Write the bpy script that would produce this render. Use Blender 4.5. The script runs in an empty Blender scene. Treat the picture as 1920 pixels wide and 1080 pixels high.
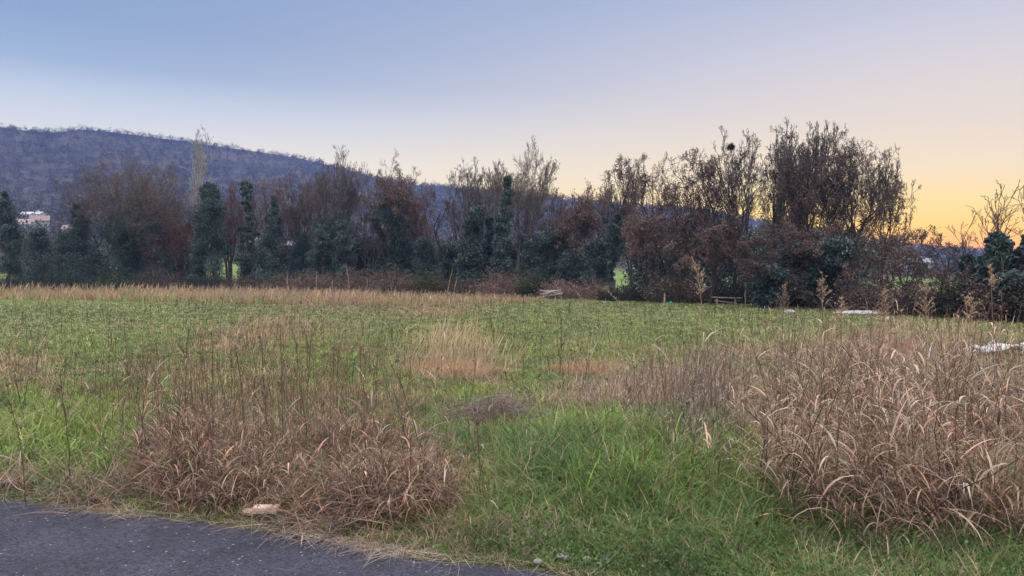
import bpy, math, numpy as np
from math import radians as R
S = bpy.context.scene
COL = S.collection
# ------------------------------------------------------------------ camera
F = 1371.0; HOR = 518.0; CH = 1.6
TH = math.atan((540-HOR)/F)
cam = bpy.data.cameras.new('camera'); cam.sensor_width = 36; cam.lens = 36*F/1920
cam.clip_end = 9000; cam.clip_start = 0.05
co = bpy.data.objects.new('camera', cam); COL.objects.link(co)
co.location = (0, 0, CH); co.rotation_euler = (R(90)-TH, 0, 0); S.camera = co
# ------------------------------------------------------------------ render
S.view_settings.view_transform = 'Standard'; S.view_settings.look = 'None'
S.view_settings.gamma = 1; S.view_settings.exposure = 0.12
S.cycles.max_bounces = 5; S.cycles.diffuse_bounces = 2; S.cycles.glossy_bounces = 1
S.cycles.transmission_bounces = 3; S.cycles.transparent_max_bounces = 6; S.cycles.volume_bounces = 1
S.cycles.use_denoising = True
# ------------------------------------------------------------------ sky
SUN_AZ = R(33)          # to the right of the view direction (+Y)
def lin(c):
    c = np.array(c, float)/255.0
    return tuple(np.where(c <= .04045, c/12.92, ((c+.055)/1.055)**2.4))
W = bpy.data.worlds.new('World'); S.world = W; W.use_nodes = True
nt = W.node_tree; nt.nodes.clear(); N = nt.nodes.new; L = nt.links.new
out = N('ShaderNodeOutputWorld'); bg = N('ShaderNodeBackground'); L(bg.outputs[0], out.inputs[0])
tc = N('ShaderNodeTexCoord'); sep = N('ShaderNodeSeparateXYZ'); L(tc.outputs['Generated'], sep.inputs[0])
def math_(op, a, b=None, c=None, clamp=False):
    n = N('ShaderNodeMath'); n.operation = op; n.use_clamp = clamp
    for i, v in enumerate((a, b, c)):
        if v is None: continue
        if isinstance(v, (int, float)): n.inputs[i].default_value = v
        else: L(v, n.inputs[i])
    return n.outputs[0]
hx = math_('MULTIPLY', sep.outputs[0], math.sin(SUN_AZ)); hy = math_('MULTIPLY', sep.outputs[1], math.cos(SUN_AZ))
hl = math_('SQRT', math_('ADD', math_('MULTIPLY', sep.outputs[0], sep.outputs[0]), math_('ADD', math_('MULTIPLY', sep.outputs[1], sep.outputs[1]), 1e-5)))
ca = math_('DIVIDE', math_('ADD', hx, hy), hl)
warm = math_('POWER', math_('MULTIPLY_ADD', ca, 1/0.8, -0.2/0.8, clamp=True), 2.7)
def ramp(stops):
    r = N('ShaderNodeValToRGB'); e = r.color_ramp.elements
    while len(e) < len(stops): e.new(0.5)
    for k, (p, c) in enumerate(stops):
        e[k].position = p; e[k].color = (*c, 1)
    L(zz, r.inputs[0]); return r.outputs[0]
zz = math_('MAXIMUM', sep.outputs[2], 0.0)
UP = 1.0
def hz_(c, k): return tuple(np.maximum((np.array(lin(c))-np.array(k))*1.0, .0))
# (display colour aimed at, divided by what the air lets through and less what the air adds)
def st(z, c, g=1.0):
    tau = .00032*min(1050/math.sqrt(max(1-z*z, .1)), 240/max(z, .01)); T_ = math.exp(-tau)
    return (z, tuple(np.maximum(np.array(lin(c))*g-(1-T_)*np.array((.12,.18,.52))-np.array((.11,.115,.12)), .002)/T_))
cool = ramp([st(0, (255,232,188)), st(.09, (252,236,212)), st(.15, (238,234,230)), st(.205, (206,215,230)), st(.245, (172,190,218)),
             st(.29, (160,179,211)), st(.40, (152,172,208)), st(.6, (175,190,225)), st(1, (215,215,225))])
wrm = ramp([st(0, (255,150,30), 1.3), st(.035, (255,182,66), 1.25), st(.06, (255,212,118), 1.14), st(.09, (255,226,162), 1.06), st(.13, (252,232,200)),
            st(.20, (234,222,212)), st(.27, (216,213,222)), st(.35, (190,198,220)), st(.6, (200,205,225)), st(1, (215,215,225))])
mx = N('ShaderNodeMix'); mx.data_type = 'RGBA'; L(warm, mx.inputs[0]); L(cool, mx.inputs[6]); L(wrm, mx.inputs[7])
nish = N('ShaderNodeTexSky'); nish.sky_type = 'NISHITA'; nish.sun_disc = False
nish.sun_elevation = R(3); nish.sun_rotation = SUN_AZ
ng = N('ShaderNodeMix'); ng.data_type = 'RGBA'; ng.blend_type = 'ADD'; ng.inputs[0].default_value = 0.002
L(mx.outputs[2], ng.inputs[6]); L(nish.outputs[0], ng.inputs[7])
def sst(a, b_, v):
    n = N('ShaderNodeMapRange'); n.interpolation_type = 'SMOOTHSTEP'; n.inputs['From Min'].default_value = a; n.inputs['From Max'].default_value = b_; L(v, n.inputs['Value']); return n.outputs[0]
high = math_('MULTIPLY_ADD', sst(.39, .75, zz), 3.7, 1.0)              # added boost: unseen sky overhead made brighter than real, to light the field
back = math_('MULTIPLY_ADD', sst(.25, -.7, sep.outputs[1]), 1.3, 0.0)  # added boost of the unseen sky behind the camera, front-lights the trees
tn = N('ShaderNodeMix'); tn.data_type = 'RGBA'; tn.blend_type = 'MULTIPLY'; tn.clamp_factor = True
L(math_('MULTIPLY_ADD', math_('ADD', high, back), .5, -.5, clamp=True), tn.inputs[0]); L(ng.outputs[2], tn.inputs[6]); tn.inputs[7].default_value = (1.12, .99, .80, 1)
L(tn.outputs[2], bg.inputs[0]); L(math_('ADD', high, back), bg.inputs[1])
# ------------------------------------------------------------------ sun (already at the ridge: wide, weak, warm)
sl = bpy.data.lights.new('sun', 'SUN'); sl.energy = 0.5; sl.angle = R(25); sl.color = (1, .62, .36)
so = bpy.data.objects.new('sun', sl); COL.objects.link(so)
so.rotation_euler = (R(90-9), 0, math.pi-SUN_AZ)
# ------------------------------------------------------------------ helpers
def tag(o, label=None, cat=None, group=None, kind=None):
    if label: o['label'] = label
    if cat: o['category'] = cat
    if group: o['group'] = group
    if kind: o['kind'] = kind
    return o
def thing(name, loc, label, cat, group=None, rz=0):
    o = bpy.data.objects.new(name, None); COL.objects.link(o); o.location = loc; o.rotation_euler = (0, 0, rz)
    o.empty_display_size = .2
    return tag(o, label, cat, group)
def mesh(name, V, Fs, mat, parent=None, col=None, smooth=False, loc=None):
    """V (n,3); Fs = list of int arrays (m,k); col (n,3)"""
    me = bpy.data.meshes.new(name); V = np.ascontiguousarray(V, dtype=np.float32)
    Fs = [np.asarray(f, np.int32) for f in (Fs if isinstance(Fs, list) else [Fs]) if len(f)]
    me.vertices.add(len(V)); me.vertices.foreach_set('co', V.ravel())
    loops = np.concatenate([f.ravel() for f in Fs]); tot = np.concatenate([np.full(len(f), f.shape[1], np.int32) for f in Fs])
    me.loops.add(len(loops)); me.loops.foreach_set('vertex_index', loops)
    me.polygons.add(len(tot)); st = np.concatenate([[0], np.cumsum(tot)[:-1]]).astype(np.int32)
    me.polygons.foreach_set('loop_start', st); me.polygons.foreach_set('loop_total', tot)
    if smooth: me.polygons.foreach_set('use_smooth', np.ones(len(tot), bool))
    if col is not None:
        a = me.color_attributes.new('col', 'FLOAT_COLOR', 'POINT')
        a.data.foreach_set('color', np.concatenate([col, np.ones((len(col), 1))], 1).astype(np.float32).ravel())
    me.update(); me.validate() if len(V) < 2000 else None
    me.materials.append(mat)
    o = bpy.data.objects.new(name, me); COL.objects.link(o)
    if parent is not None: o.parent = parent
    if loc is not None: o.location = loc
    return o
def G(px, py):            # point of the flat ground seen at a picture position
    u = (px-960)/F; v = (py-540)/F
    dy = math.cos(TH)-v*math.sin(TH); dz = -math.sin(TH)-v*math.cos(TH)
    t = CH/-dz; return u*t, dy*t
def toimg(x, y, z=0.0):
    d = z-CH; fy = y*math.cos(TH)-d*math.sin(TH); uz = y*math.sin(TH)+d*math.cos(TH)
    return 960+F*x/fy, 540-F*uz/fy
def smooth01(a, b, x):
    t = np.clip((x-a)/(b-a), 0, 1); return t*t*(3-2*t)
rng = np.random.default_rng(7)
# cheap value noise on numpy arrays
_NT = np.random.default_rng(3).random((256, 256))
def vnoise(x, y, s=1.0, off=0):
    x = np.asarray(x)/s+off*17.3+1000; y = np.asarray(y)/s+off*9.7+1000
    xi = np.floor(x).astype(int); yi = np.floor(y).astype(int); fx = x-xi; fy = y-yi
    fx = fx*fx*(3-2*fx); fy = fy*fy*(3-2*fy)
    g = lambda a, b: _NT[a % 256, b % 256]
    return (g(xi, yi)*(1-fx)+g(xi+1, yi)*fx)*(1-fy)+(g(xi, yi+1)*(1-fx)+g(xi+1, yi+1)*fx)*fy
def fbm(x, y, s, off=0):
    return (vnoise(x, y, s, off)+.5*vnoise(x, y, s/2.1, off+1)+.25*vnoise(x, y, s/4.3, off+2))/1.75
# ------------------------------------------------------------------ materials
def mat(name, rough=.8, spec=.2):
    m = bpy.data.materials.new(name); m.use_nodes = True
    b = m.node_tree.nodes['Principled BSDF']; b.inputs['Roughness'].default_value = rough
    b.inputs['Specular IOR Level'].default_value = spec
    return m, m.node_tree, b
def plant_mat(name, trans=.25, rough=.65, spec=.25, var=.25, scale=3.0):
    m, t, b = mat(name, rough, spec)
    at = t.nodes.new('ShaderNodeAttribute'); at.attribute_name = 'col'
    g = t.nodes.new('ShaderNodeNewGeometry'); no = t.nodes.new('ShaderNodeTexNoise'); no.inputs['Scale'].default_value = scale
    t.links.new(g.outputs['Position'], no.inputs['Vector'])
    mr = t.nodes.new('ShaderNodeMapRange'); mr.inputs['From Min'].default_value = .3; mr.inputs['From Max'].default_value = .7
    mr.inputs['To Min'].default_value = 1-var; mr.inputs['To Max'].default_value = 1+var
    t.links.new(no.outputs[0], mr.inputs['Value'])
    vm = t.nodes.new('ShaderNodeVectorMath'); vm.operation = 'SCALE'
    t.links.new(at.outputs['Color'], vm.inputs[0]); t.links.new(mr.outputs[0], vm.inputs['Scale'])
    t.links.new(vm.outputs[0], b.inputs['Base Color'])
    if trans:
        tr = t.nodes.new('ShaderNodeBsdfTranslucent'); t.links.new(vm.outputs[0], tr.inputs['Color'])
        ms = t.nodes.new('ShaderNodeMixShader'); ms.inputs[0].default_value = trans
        t.links.new(b.outputs[0], ms.inputs[1]); t.links.new(tr.outputs[0], ms.inputs[2])
        t.links.new(ms.outputs[0], t.nodes['Material Output'].inputs[0])
    return m
def noise_mat(name, c1, c2, scale=5, rough=.9, bump=0, detail=6, bdist=.02, extra=None):
    m, t, b = mat(name, rough)
    g = t.nodes.new('ShaderNodeNewGeometry') if extra != 'obj' else t.nodes.new('ShaderNodeTexCoord')
    src = g.outputs['Position'] if extra != 'obj' else g.outputs['Object']
    no = t.nodes.new('ShaderNodeTexNoise'); no.inputs['Scale'].default_value = scale; no.inputs['Detail'].default_value = detail
    t.links.new(src, no.inputs['Vector'])
    r = t.nodes.new('ShaderNodeValToRGB'); r.color_ramp.elements[0].position = .35; r.color_ramp.elements[1].position = .65
    r.color_ramp.elements[0].color = (*c1, 1); r.color_ramp.elements[1].color = (*c2, 1)
    t.links.new(no.outputs[0], r.inputs[0]); t.links.new(r.outputs[0], b.inputs['Base Color'])
    if bump:
        bp = t.nodes.new('ShaderNodeBump'); bp.inputs['Strength'].default_value = bump; bp.inputs['Distance'].default_value = bdist
        t.links.new(no.outputs[0], bp.inputs['Height']); t.links.new(bp.outputs[0], b.inputs['Normal'])
    return m
M_GRASS = plant_mat('green_grass', .3, .55, .3, .25, 2.0)
M_DRY = plant_mat('dry_grass', .2, .7, .25, .2, 6.0)
M_LEAF = plant_mat('tree_leaf', .15, .6, .3, .3, .8)
M_IVY = plant_mat('ivy_leaf', .08, .45, .35, .35, .7)
M_BARK = plant_mat('bark', 0, .9, .1, .3, 4.0)
M_WOODS = plant_mat('hill_woods', 0, .95, .05, .35, .03)

# ------------------------------------------------------------------ terrain
RP = np.array([(-900,228),(-300,226),(0,236),(60,244),(110,246),(150,241),(200,244),(270,253),(350,263),(400,271),(480,282),(560,294),(640,313),
      (700,331),(790,346),(870,351),(960,359),(1050,371),(1130,379),(1200,386),(1300,389),(1400,408),(1500,428),(1600,447),(1700,459),(1800,467),(1900,473),(2100,480),(3000,488)], float)
RAZ = np.arctan((RP[:,0]-960)/F); RE = np.tan(np.arctan((HOR-RP[:,1])/F*np.cos(RAZ)))   # tan of ridge elevation
RIDGE = 900.0
def H(x, y):
    x = np.asarray(x, float); y = np.asarray(y, float)
    d = np.hypot(x, y); az = np.arctan2(x, y)
    e = np.interp(az, RAZ, RE)*np.where(y > 0, 1, .3)
    z = .05*(fbm(x, y, 7.0)-.5)*smooth01(3, 12, d)
    s = np.clip((d-105)/(RIDGE-105), 0, None)
    prof = np.where(s < 1, np.clip(s, 0, 1)**.95, np.clip(1-(s-1)*1.2, 0.0, 1))
    z = z + smooth01(100, 135, d)*0 + prof*e*np.minimum(d, RIDGE) + np.where(s > 0, np.clip(s, 0, .08)/.08*CH*0, 0)
    z = z + smooth01(250, 700, d)*np.clip(1-(d/RIDGE)**8, 0, 1)*18*(fbm(x, y, 160, 3)-.5)
    return z
# polar sheet
rad = np.concatenate([[0], np.geomspace(.6, 70, 150), np.geomspace(72, 860, 130), np.linspace(866, 936, 28), np.geomspace(945, 1040, 8), [1060]])
ang = np.linspace(0, 2*math.pi, 721)[:-1]
rr, aa = np.meshgrid(rad, ang, indexing='ij'); X = rr*np.sin(aa); Y = rr*np.cos(aa); Z = H(X, Y)
n, m_ = X.shape; idx = np.arange(n*m_).reshape(n, m_); nx = np.roll(idx, -1, 1)
Fq = np.stack([idx[:-1], idx[1:], nx[1:], nx[:-1]], -1).reshape(-1, 4)
m, t, b = mat('meadow_soil', .95, .05)
g = t.nodes.new('ShaderNodeNewGeometry'); n1 = t.nodes.new('ShaderNodeTexNoise'); n1.inputs['Scale'].default_value = 9; n1.inputs['Detail'].default_value = 8
n2 = t.nodes.new('ShaderNodeTexNoise'); n2.inputs['Scale'].default_value = .12; n2.inputs['Detail'].default_value = 5
t.links.new(g.outputs['Position'], n1.inputs['Vector']); t.links.new(g.outputs['Position'], n2.inputs['Vector'])
r1 = t.nodes.new('ShaderNodeValToRGB'); r1.color_ramp.elements[0].position = .35; r1.color_ramp.elements[1].position = .65
r1.color_ramp.elements[0].color = (.035, .035, .02, 1); r1.color_ramp.elements[1].color = (.08, .09, .035, 1); t.links.new(n1.outputs[0], r1.inputs[0])
r2 = t.nodes.new('ShaderNodeValToRGB'); r2.color_ramp.elements[0].position = .4; r2.color_ramp.elements[1].position = .6
r2.color_ramp.elements[0].color = (.11, .19, .045, 1); r2.color_ramp.elements[1].color = (.17, .20, .08, 1); t.links.new(n2.outputs[0], r2.inputs[0])
le = t.nodes.new('ShaderNodeVectorMath'); le.operation = 'LENGTH'; t.links.new(g.outputs['Position'], le.inputs[0])
def mrange(a, b_, src):
    q = t.nodes.new('ShaderNodeMapRange'); q.inputs['From Min'].default_value = a; q.inputs['From Max'].default_value = b_; t.links.new(src, q.inputs['Value']); return q.outputs[0]
def mixc(f, a, b_):
    q = t.nodes.new('ShaderNodeMix'); q.data_type = 'RGBA'; t.links.new(f, q.inputs[0])
    for s_, i in ((a, 6), (b_, 7)):
        if isinstance(s_, tuple): q.inputs[i].default_value = (*s_, 1)
        else: t.links.new(s_, q.inputs[i])
    return q.outputs[2]
n3 = t.nodes.new('ShaderNodeTexNoise'); n3.inputs['Scale'].default_value = .035; n3.inputs['Detail'].default_value = 9; n3.inputs['Roughness'].default_value = .7
t.links.new(g.outputs['Position'], n3.inputs['Vector'])
r3 = t.nodes.new('ShaderNodeValToRGB'); r3.color_ramp.elements[0].position = .4; r3.color_ramp.elements[1].position = .6
r3.color_ramp.elements[0].color = (.028, .025, .026, 1); r3.color_ramp.elements[1].color = (.085, .075, .06, 1); t.links.new(n3.outputs[0], r3.inputs[0])
c = mixc(mrange(40, 70, le.outputs['Value']), r1.outputs[0], r2.outputs[0])
c = mixc(mrange(190, 260, le.outputs['Value']), c, r3.outputs[0]); t.links.new(c, b.inputs['Base Color'])
bp = t.nodes.new('ShaderNodeBump'); bp.inputs['Distance'].default_value = .05; t.links.new(n1.outputs[0], bp.inputs['Height']); t.links.new(bp.outputs[0], b.inputs['Normal'])
tag(mesh('ground', np.stack([X, Y, Z], -1).reshape(-1, 3), Fq, m, smooth=True), kind='structure')

# ------------------------------------------------------------------ road
EP = [G(-900, 868), G(0, 934), G(160, 958), G(320, 972), G(480, 990), G(640, 1018), G(800, 1048), G(1000, 1066), (.62, 3.74), (2.2, 3.05), (6, 1.7)]
EP = np.array([(-60, 25.5), (-20, 11.2)]+EP+[(30, -6.8), (80, -24)])
def edge_y(x): return np.interp(x, EP[:,0], EP[:,1])
xs = np.concatenate([np.linspace(-60, -8, 40), np.linspace(-7.9, 4, 420), np.linspace(4.2, 80, 50)])
ey = edge_y(xs)+.05*(fbm(xs*1.0, xs*0, .35, 5)-.5)+.035*(vnoise(xs, xs*0, .06, 9)-.5)
ws = np.array([0, -.05, -.12, -.5, -1, -2, -3.2, -4.5, -5.6])
zs = np.array([-.03, .012, .016, .02, .03, .045, .05, .045, .01])
V = np.stack([np.repeat(xs, 9), (ey[:,None]+ws[None]*1.06).ravel(), np.tile(zs, len(xs))], -1)
V[:,2] += H(V[:,0], V[:,1])
ii = np.arange(len(xs)*9).reshape(-1, 9)
Fq = np.stack([ii[:-1,:-1], ii[:-1,1:], ii[1:,1:], ii[1:,:-1]], -1).reshape(-1, 4)
m, t, b = mat('asphalt', .75, .35)
g = t.nodes.new('ShaderNodeNewGeometry')
def vor(scale, feat='F1'):
    v = t.nodes.new('ShaderNodeTexVoronoi'); v.inputs['Scale'].default_value = scale; v.feature = feat; t.links.new(g.outputs['Position'], v.inputs['Vector']); return v
v1 = vor(85); v2 = vor(48); n1 = t.nodes.new('ShaderNodeTexNoise'); n1.inputs['Scale'].default_value = 2.2; n1.inputs['Detail'].default_value = 8; n1.inputs['Roughness'].default_value = .7
t.links.new(g.outputs['Position'], n1.inputs['Vector'])
r1 = t.nodes.new('ShaderNodeValToRGB'); e = r1.color_ramp.elements; e[0].position = .3; e[0].color = (.017, .018, .032, 1); e[1].position = .7; e[1].color = (.043, .045, .069, 1)
t.links.new(n1.outputs[0], r1.inputs[0])
# per-stone tint
sp = t.nodes.new('ShaderNodeSeparateColor'); t.links.new(v1.outputs['Color'], sp.inputs[0])
q = t.nodes.new('ShaderNodeMapRange'); q.inputs['To Min'].default_value = .35; q.inputs['To Max'].default_value = 1.75; t.links.new(sp.outputs[0], q.inputs['Value'])
vm = t.nodes.new('ShaderNodeVectorMath'); vm.operation = 'SCALE'; t.links.new(r1.outputs[0], vm.inputs[0]); t.links.new(q.outputs[0], vm.inputs['Scale'])
# pale chips: rare cells of the coarse pattern, close to the cell centre
s2 = t.nodes.new('ShaderNodeSeparateColor'); t.links.new(v2.outputs['Color'], s2.inputs[0])
def mth(op, a, b_):
    k = t.nodes.new('ShaderNodeMath'); k.operation = op
    for i, s_ in enumerate((a, b_)):
        if isinstance(s_, (int, float)): k.inputs[i].default_value = s_
        else: t.links.new(s_, k.inputs[i])
    return k.outputs[0]
chip = mth('MULTIPLY', mth('GREATER_THAN', s2.outputs[0], .8), mth('LESS_THAN', v2.outputs['Distance'], mth('MULTIPLY', mth('POWER', s2.outputs[1], 3.0), .36)))
c = mixc(chip, vm.outputs[0], (.26, .26, .28)); t.links.new(c, b.inputs['Base Color'])
bp = t.nodes.new('ShaderNodeBump'); bp.inputs['Strength'].default_value = .9; bp.inputs['Distance'].default_value = .008
t.links.new(v1.outputs['Distance'], bp.inputs['Height']); t.links.new(bp.outputs[0], b.inputs['Normal'])
tag(mesh('road', V, Fq, m, smooth=True), kind='structure')

# ------------------------------------------------------------------ vector shape generators
def blades(P, h, w, az, lean, bend, col, K=3, tw=None, wp=None, colt=None):
    """arching strips. P(n,3) roots; h length; az azimuth of arch; lean start angle from vertical; bend total bend; returns V,F,C"""
    n = len(P); t_ = np.linspace(0, 1, K+1)
    mid = (t_[1:]+t_[:-1])/2
    a = lean[:,None]+bend[:,None]*mid[None]**1.2
    seg = (h/K)[:,None]
    dh = np.concatenate([np.zeros((n,1)), np.cumsum(np.sin(a)*seg, 1)], 1)
    dz = np.concatenate([np.zeros((n,1)), np.cumsum(np.cos(a)*seg, 1)], 1)
    sx, cy = np.sin(az)[:,None], np.cos(az)[:,None]
    if wp is None: wp = 1-.88*t_**1.6
    tw = rng.normal(0, .9, n) if tw is None else tw
    ww = w[:,None]*wp[None]*.5
    A = (az+math.pi/2+tw)[:,None]; 
    wx, wy = np.sin(A)*ww, np.cos(A)*ww
    cx, cy_, cz = P[:,0,None]+dh*sx, P[:,1,None]+dh*cy, P[:,2,None]+dz
    V = np.empty((n, K+1, 2, 3), np.float32)
    V[:,:,0,0] = cx-wx; V[:,:,1,0] = cx+wx; V[:,:,0,1] = cy_-wy; V[:,:,1,1] = cy_+wy; V[:,:,0,2] = cz; V[:,:,1,2] = cz
    base = (np.arange(n)*(K+1)*2)[:,None]+np.arange(K)[None]*2
    Fq = np.stack([base, base+1, base+3, base+2], -1).reshape(-1, 4)
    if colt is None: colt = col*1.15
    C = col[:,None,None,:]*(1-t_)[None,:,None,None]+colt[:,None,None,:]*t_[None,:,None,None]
    C = np.broadcast_to(C, (n, K+1, 2, 3))
    return V.reshape(-1, 3), Fq, C.reshape(-1, 3)
def tubes(Pa, Ra, sides=3, col=None):
    """Pa (n,K,3) paths, Ra (n,K) radii"""
    n, K, _ = Pa.shape
    T = np.empty_like(Pa); T[:,1:-1] = Pa[:,2:]-Pa[:,:-2]; T[:,0] = Pa[:,1]-Pa[:,0]; T[:,-1] = Pa[:,-1]-Pa[:,-2]
    T /= np.linalg.norm(T, axis=-1, keepdims=True)+1e-9
    ref = np.zeros_like(T); ref[...,0] = 1; k = np.abs(T[...,0]) > .8; ref[k] = (0, 1, 0)
    U = np.cross(T, ref); U /= np.linalg.norm(U, axis=-1, keepdims=True)+1e-9; Vv = np.cross(T, U)
    an = np.arange(sides)*2*math.pi/sides
    ring = Pa[:,:,None]+Ra[:,:,None,None]*(np.cos(an)[None,None,:,None]*U[:,:,None]+np.sin(an)[None,None,:,None]*Vv[:,:,None])
    ix = np.arange(n*K*sides).reshape(n, K, sides); j = np.roll(ix, -1, 2)
    Fq = np.stack([ix[:,:-1], j[:,:-1], j[:,1:], ix[:,1:]], -1).reshape(-1, 4)
    C = None
    if col is not None: C = np.broadcast_to(np.asarray(col).reshape(-1, 1, 1, 3) if np.ndim(col) > 1 else np.asarray(col), (n, K, sides, 3)).reshape(-1, 3)
    return ring.reshape(-1, 3), Fq, C
def quads(P, size, col, flat=0.0, asp=.6, hang=0.0):
    """randomly turned leaf quads (pointed: 4-gon rhombus)"""
    n = len(P); a = rng.normal(size=(n, 3)); a[:,2] -= hang; a /= np.linalg.norm(a, axis=1, keepdims=True)
    b_ = rng.normal(size=(n, 3)); b_[:,2] *= 1-flat; b_ -= a*(a*b_).sum(1, keepdims=True); b_ /= np.linalg.norm(b_, axis=1, keepdims=True)+1e-9
    s = size[:,None]
    V = np.stack([P-a*s*.5, P+b_*s*asp*.5, P+a*s*.5, P-b_*s*asp*.5], 1).reshape(-1, 3)
    return V, np.arange(4*n).reshape(n, 4), np.repeat(col, 4, 0)
def join(parts):
    Vs, Fs, Cs = [], [], []; o = 0
    for V, Fq, C in parts:
        if len(V) == 0: continue
        Vs.append(V); Fs.append(Fq+o); Cs.append(C); o += len(V)
    return np.concatenate(Vs), np.concatenate(Fs), np.concatenate(Cs)
def shade(c, n, v=.2, hv=.06):
    c = np.asarray(c, float)
    return np.clip(c*(1+rng.normal(0, v, (n, 1)))*(1+rng.normal(0, hv, (n, 3))), .004, .9)

# ------------------------------------------------------------------ trees
def grow(H_, W_, **kw):
    """grow at the tree's own aspect: retry with shorter or longer limbs until hardly any stretching is needed"""
    kw = dict(kw); adapt = kw.pop('adapt', True)
    for it in range(4):
        lv, q = grow1(H_, W_, **kw)
        if .75 < q < 1.5 or not adapt: break
        f = float(np.clip(1/q, .55, 1.7)); lf = list(kw.get('lf', (.5, .5, .5, .5))); lf[0] = float(np.clip(lf[0]*f**.7, .27, .95)); kw['lf'] = tuple(lf); kw['fan'] = float(np.clip(kw.get('fan', .12)*f, .02, .8))
    return lv
def grow1(H_, W_, stems=1, levels=4, t0=.3, ang=(45, 40, 40, 38), m=(11, 6, 6, 4), lf=(.5, .5, .5, .5), up=.5, wig=.12, r0=None, base=0.0, lean=(0, 0), fan=.12, hollow=1.0, trunk=.73):
    """levels of branches, each (paths, radii), scaled to height H_ and width W_"""
    K = 7; r0 = r0 or H_*.013+.03
    P = np.zeros((stems, K, 3)); t_ = np.linspace(0, 1, K)
    for s in range(stems):
        a = rng.uniform(0, 2*math.pi) if stems == 1 else 2*math.pi*s/stems+rng.normal(0, .4)
        f = fan*rng.uniform(.5, 1.3)*(0.3 if stems == 1 else 1)
        wob = np.cumsum(rng.normal(0, wig*.25, (K, 2)), 0)*t_[:,None]
        P[s,:,0] = (math.sin(a)*f+lean[0])*t_**1.1+wob[:,0]+(.03*math.sin(a) if stems > 1 else 0)
        P[s,:,1] = (math.cos(a)*f+lean[1])*t_**1.1+wob[:,1]
        P[s,:,2] = t_*rng.uniform(.9, 1.08)*trunk
    Rr = (1-.8*t_)[None]*r0*(1 if stems == 1 else .7)*np.ones((stems, 1))
    lv = [(P, Rr)]; Lp = np.ones(stems)
    for l in range(levels):
        P, Rr = lv[-1]; n = len(P); mm = m[l]
        lo = t0 if l == 0 else (.3 if l == 1 else .38)
        tt = ((np.arange(mm)[None]+rng.random((n, mm)))/mm)**(.72 if l == 0 else .85)*(1-lo)+lo; tt = np.minimum(tt, .995)
        k = tt*(K-1); ki = np.clip(k.astype(int), 0, K-2); fr = (k-ki)[...,None]
        idx = np.arange(n)[:,None]
        p0 = P[idx,ki]*(1-fr)+P[idx,ki+1]*fr; tan = P[idx,ki+1]-P[idx,ki]; tan /= np.linalg.norm(tan, axis=-1, keepdims=True)+1e-9
        rp = Rr[idx,ki]*(1-fr[...,0])+Rr[idx,ki+1]*fr[...,0]
        rv = rng.normal(size=p0.shape); rv -= tan*(rv*tan).sum(-1, keepdims=True); rv /= np.linalg.norm(rv, axis=-1, keepdims=True)+1e-9
        if l == 0:   # golden-angle placement round the stem
            ga = (np.arange(mm)*2.4)[None]+rng.normal(0, .5, (n, mm)); rv = np.stack([np.sin(ga), np.cos(ga), 0*ga], -1)
        a = np.radians(ang[l]+rng.normal(0, 9, tt.shape))[...,None]
        if l == 0: a = a*(1.15-.45*tt[...,None])
        d = tan*np.cos(a)+rv*np.sin(a)
        ln = Lp[:,None]*lf[l]*((1.0-.3*tt) if l == 0 else (1.05-.45*(tt-lo)/(1-lo)))*rng.uniform(.75, 1.15, tt.shape)
        N_ = n*mm; p0 = p0.reshape(N_, 3); d = d.reshape(N_, 3); ln = ln.reshape(N_); rp = rp.reshape(N_)
        Q = np.zeros((N_, K, 3)); Q[:,0] = p0; dd = d.copy()
        for k_ in range(1, K):
            dd = dd+rng.normal(0, wig*1.6, dd.shape); dd[:,2] += up/K*(.8, .4, .25, .12)[l]
            dd /= np.linalg.norm(dd, axis=-1, keepdims=True); Q[:,k_] = Q[:,k_-1]+dd*(ln/(K-1))[:,None]
        rq = (np.maximum(rp*.62, .009)[:,None]*(1-.7*t_)[None])
        lv.append((Q, rq)); Lp = ln
    al = np.concatenate([q[0].reshape(-1, 3) for q in lv])
    zmax = np.percentile(al[:,2], 99.3); c0 = np.array([lean[0], lean[1]])*.6
    wx = np.percentile(np.abs(al[:,0]-c0[0]), 98.5)
    sc = np.array([W_/2/wx, W_/2/wx, H_/zmax])
    res = []
    for q, r in lv:
        q = q*sc; cx = np.array([c0[0], c0[1]])*sc[:2]; e = q[...,:2]-cx; rr_ = np.linalg.norm(e, axis=-1, keepdims=True)/(W_/2)
        q[...,:2] = cx+e*(1+hollow*.45*np.clip(1-rr_, 0, 1)*smooth01(.15, .5, q[...,2:]/H_)); res.append((q, r))
    return res, sc[2]/sc[0]
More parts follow.
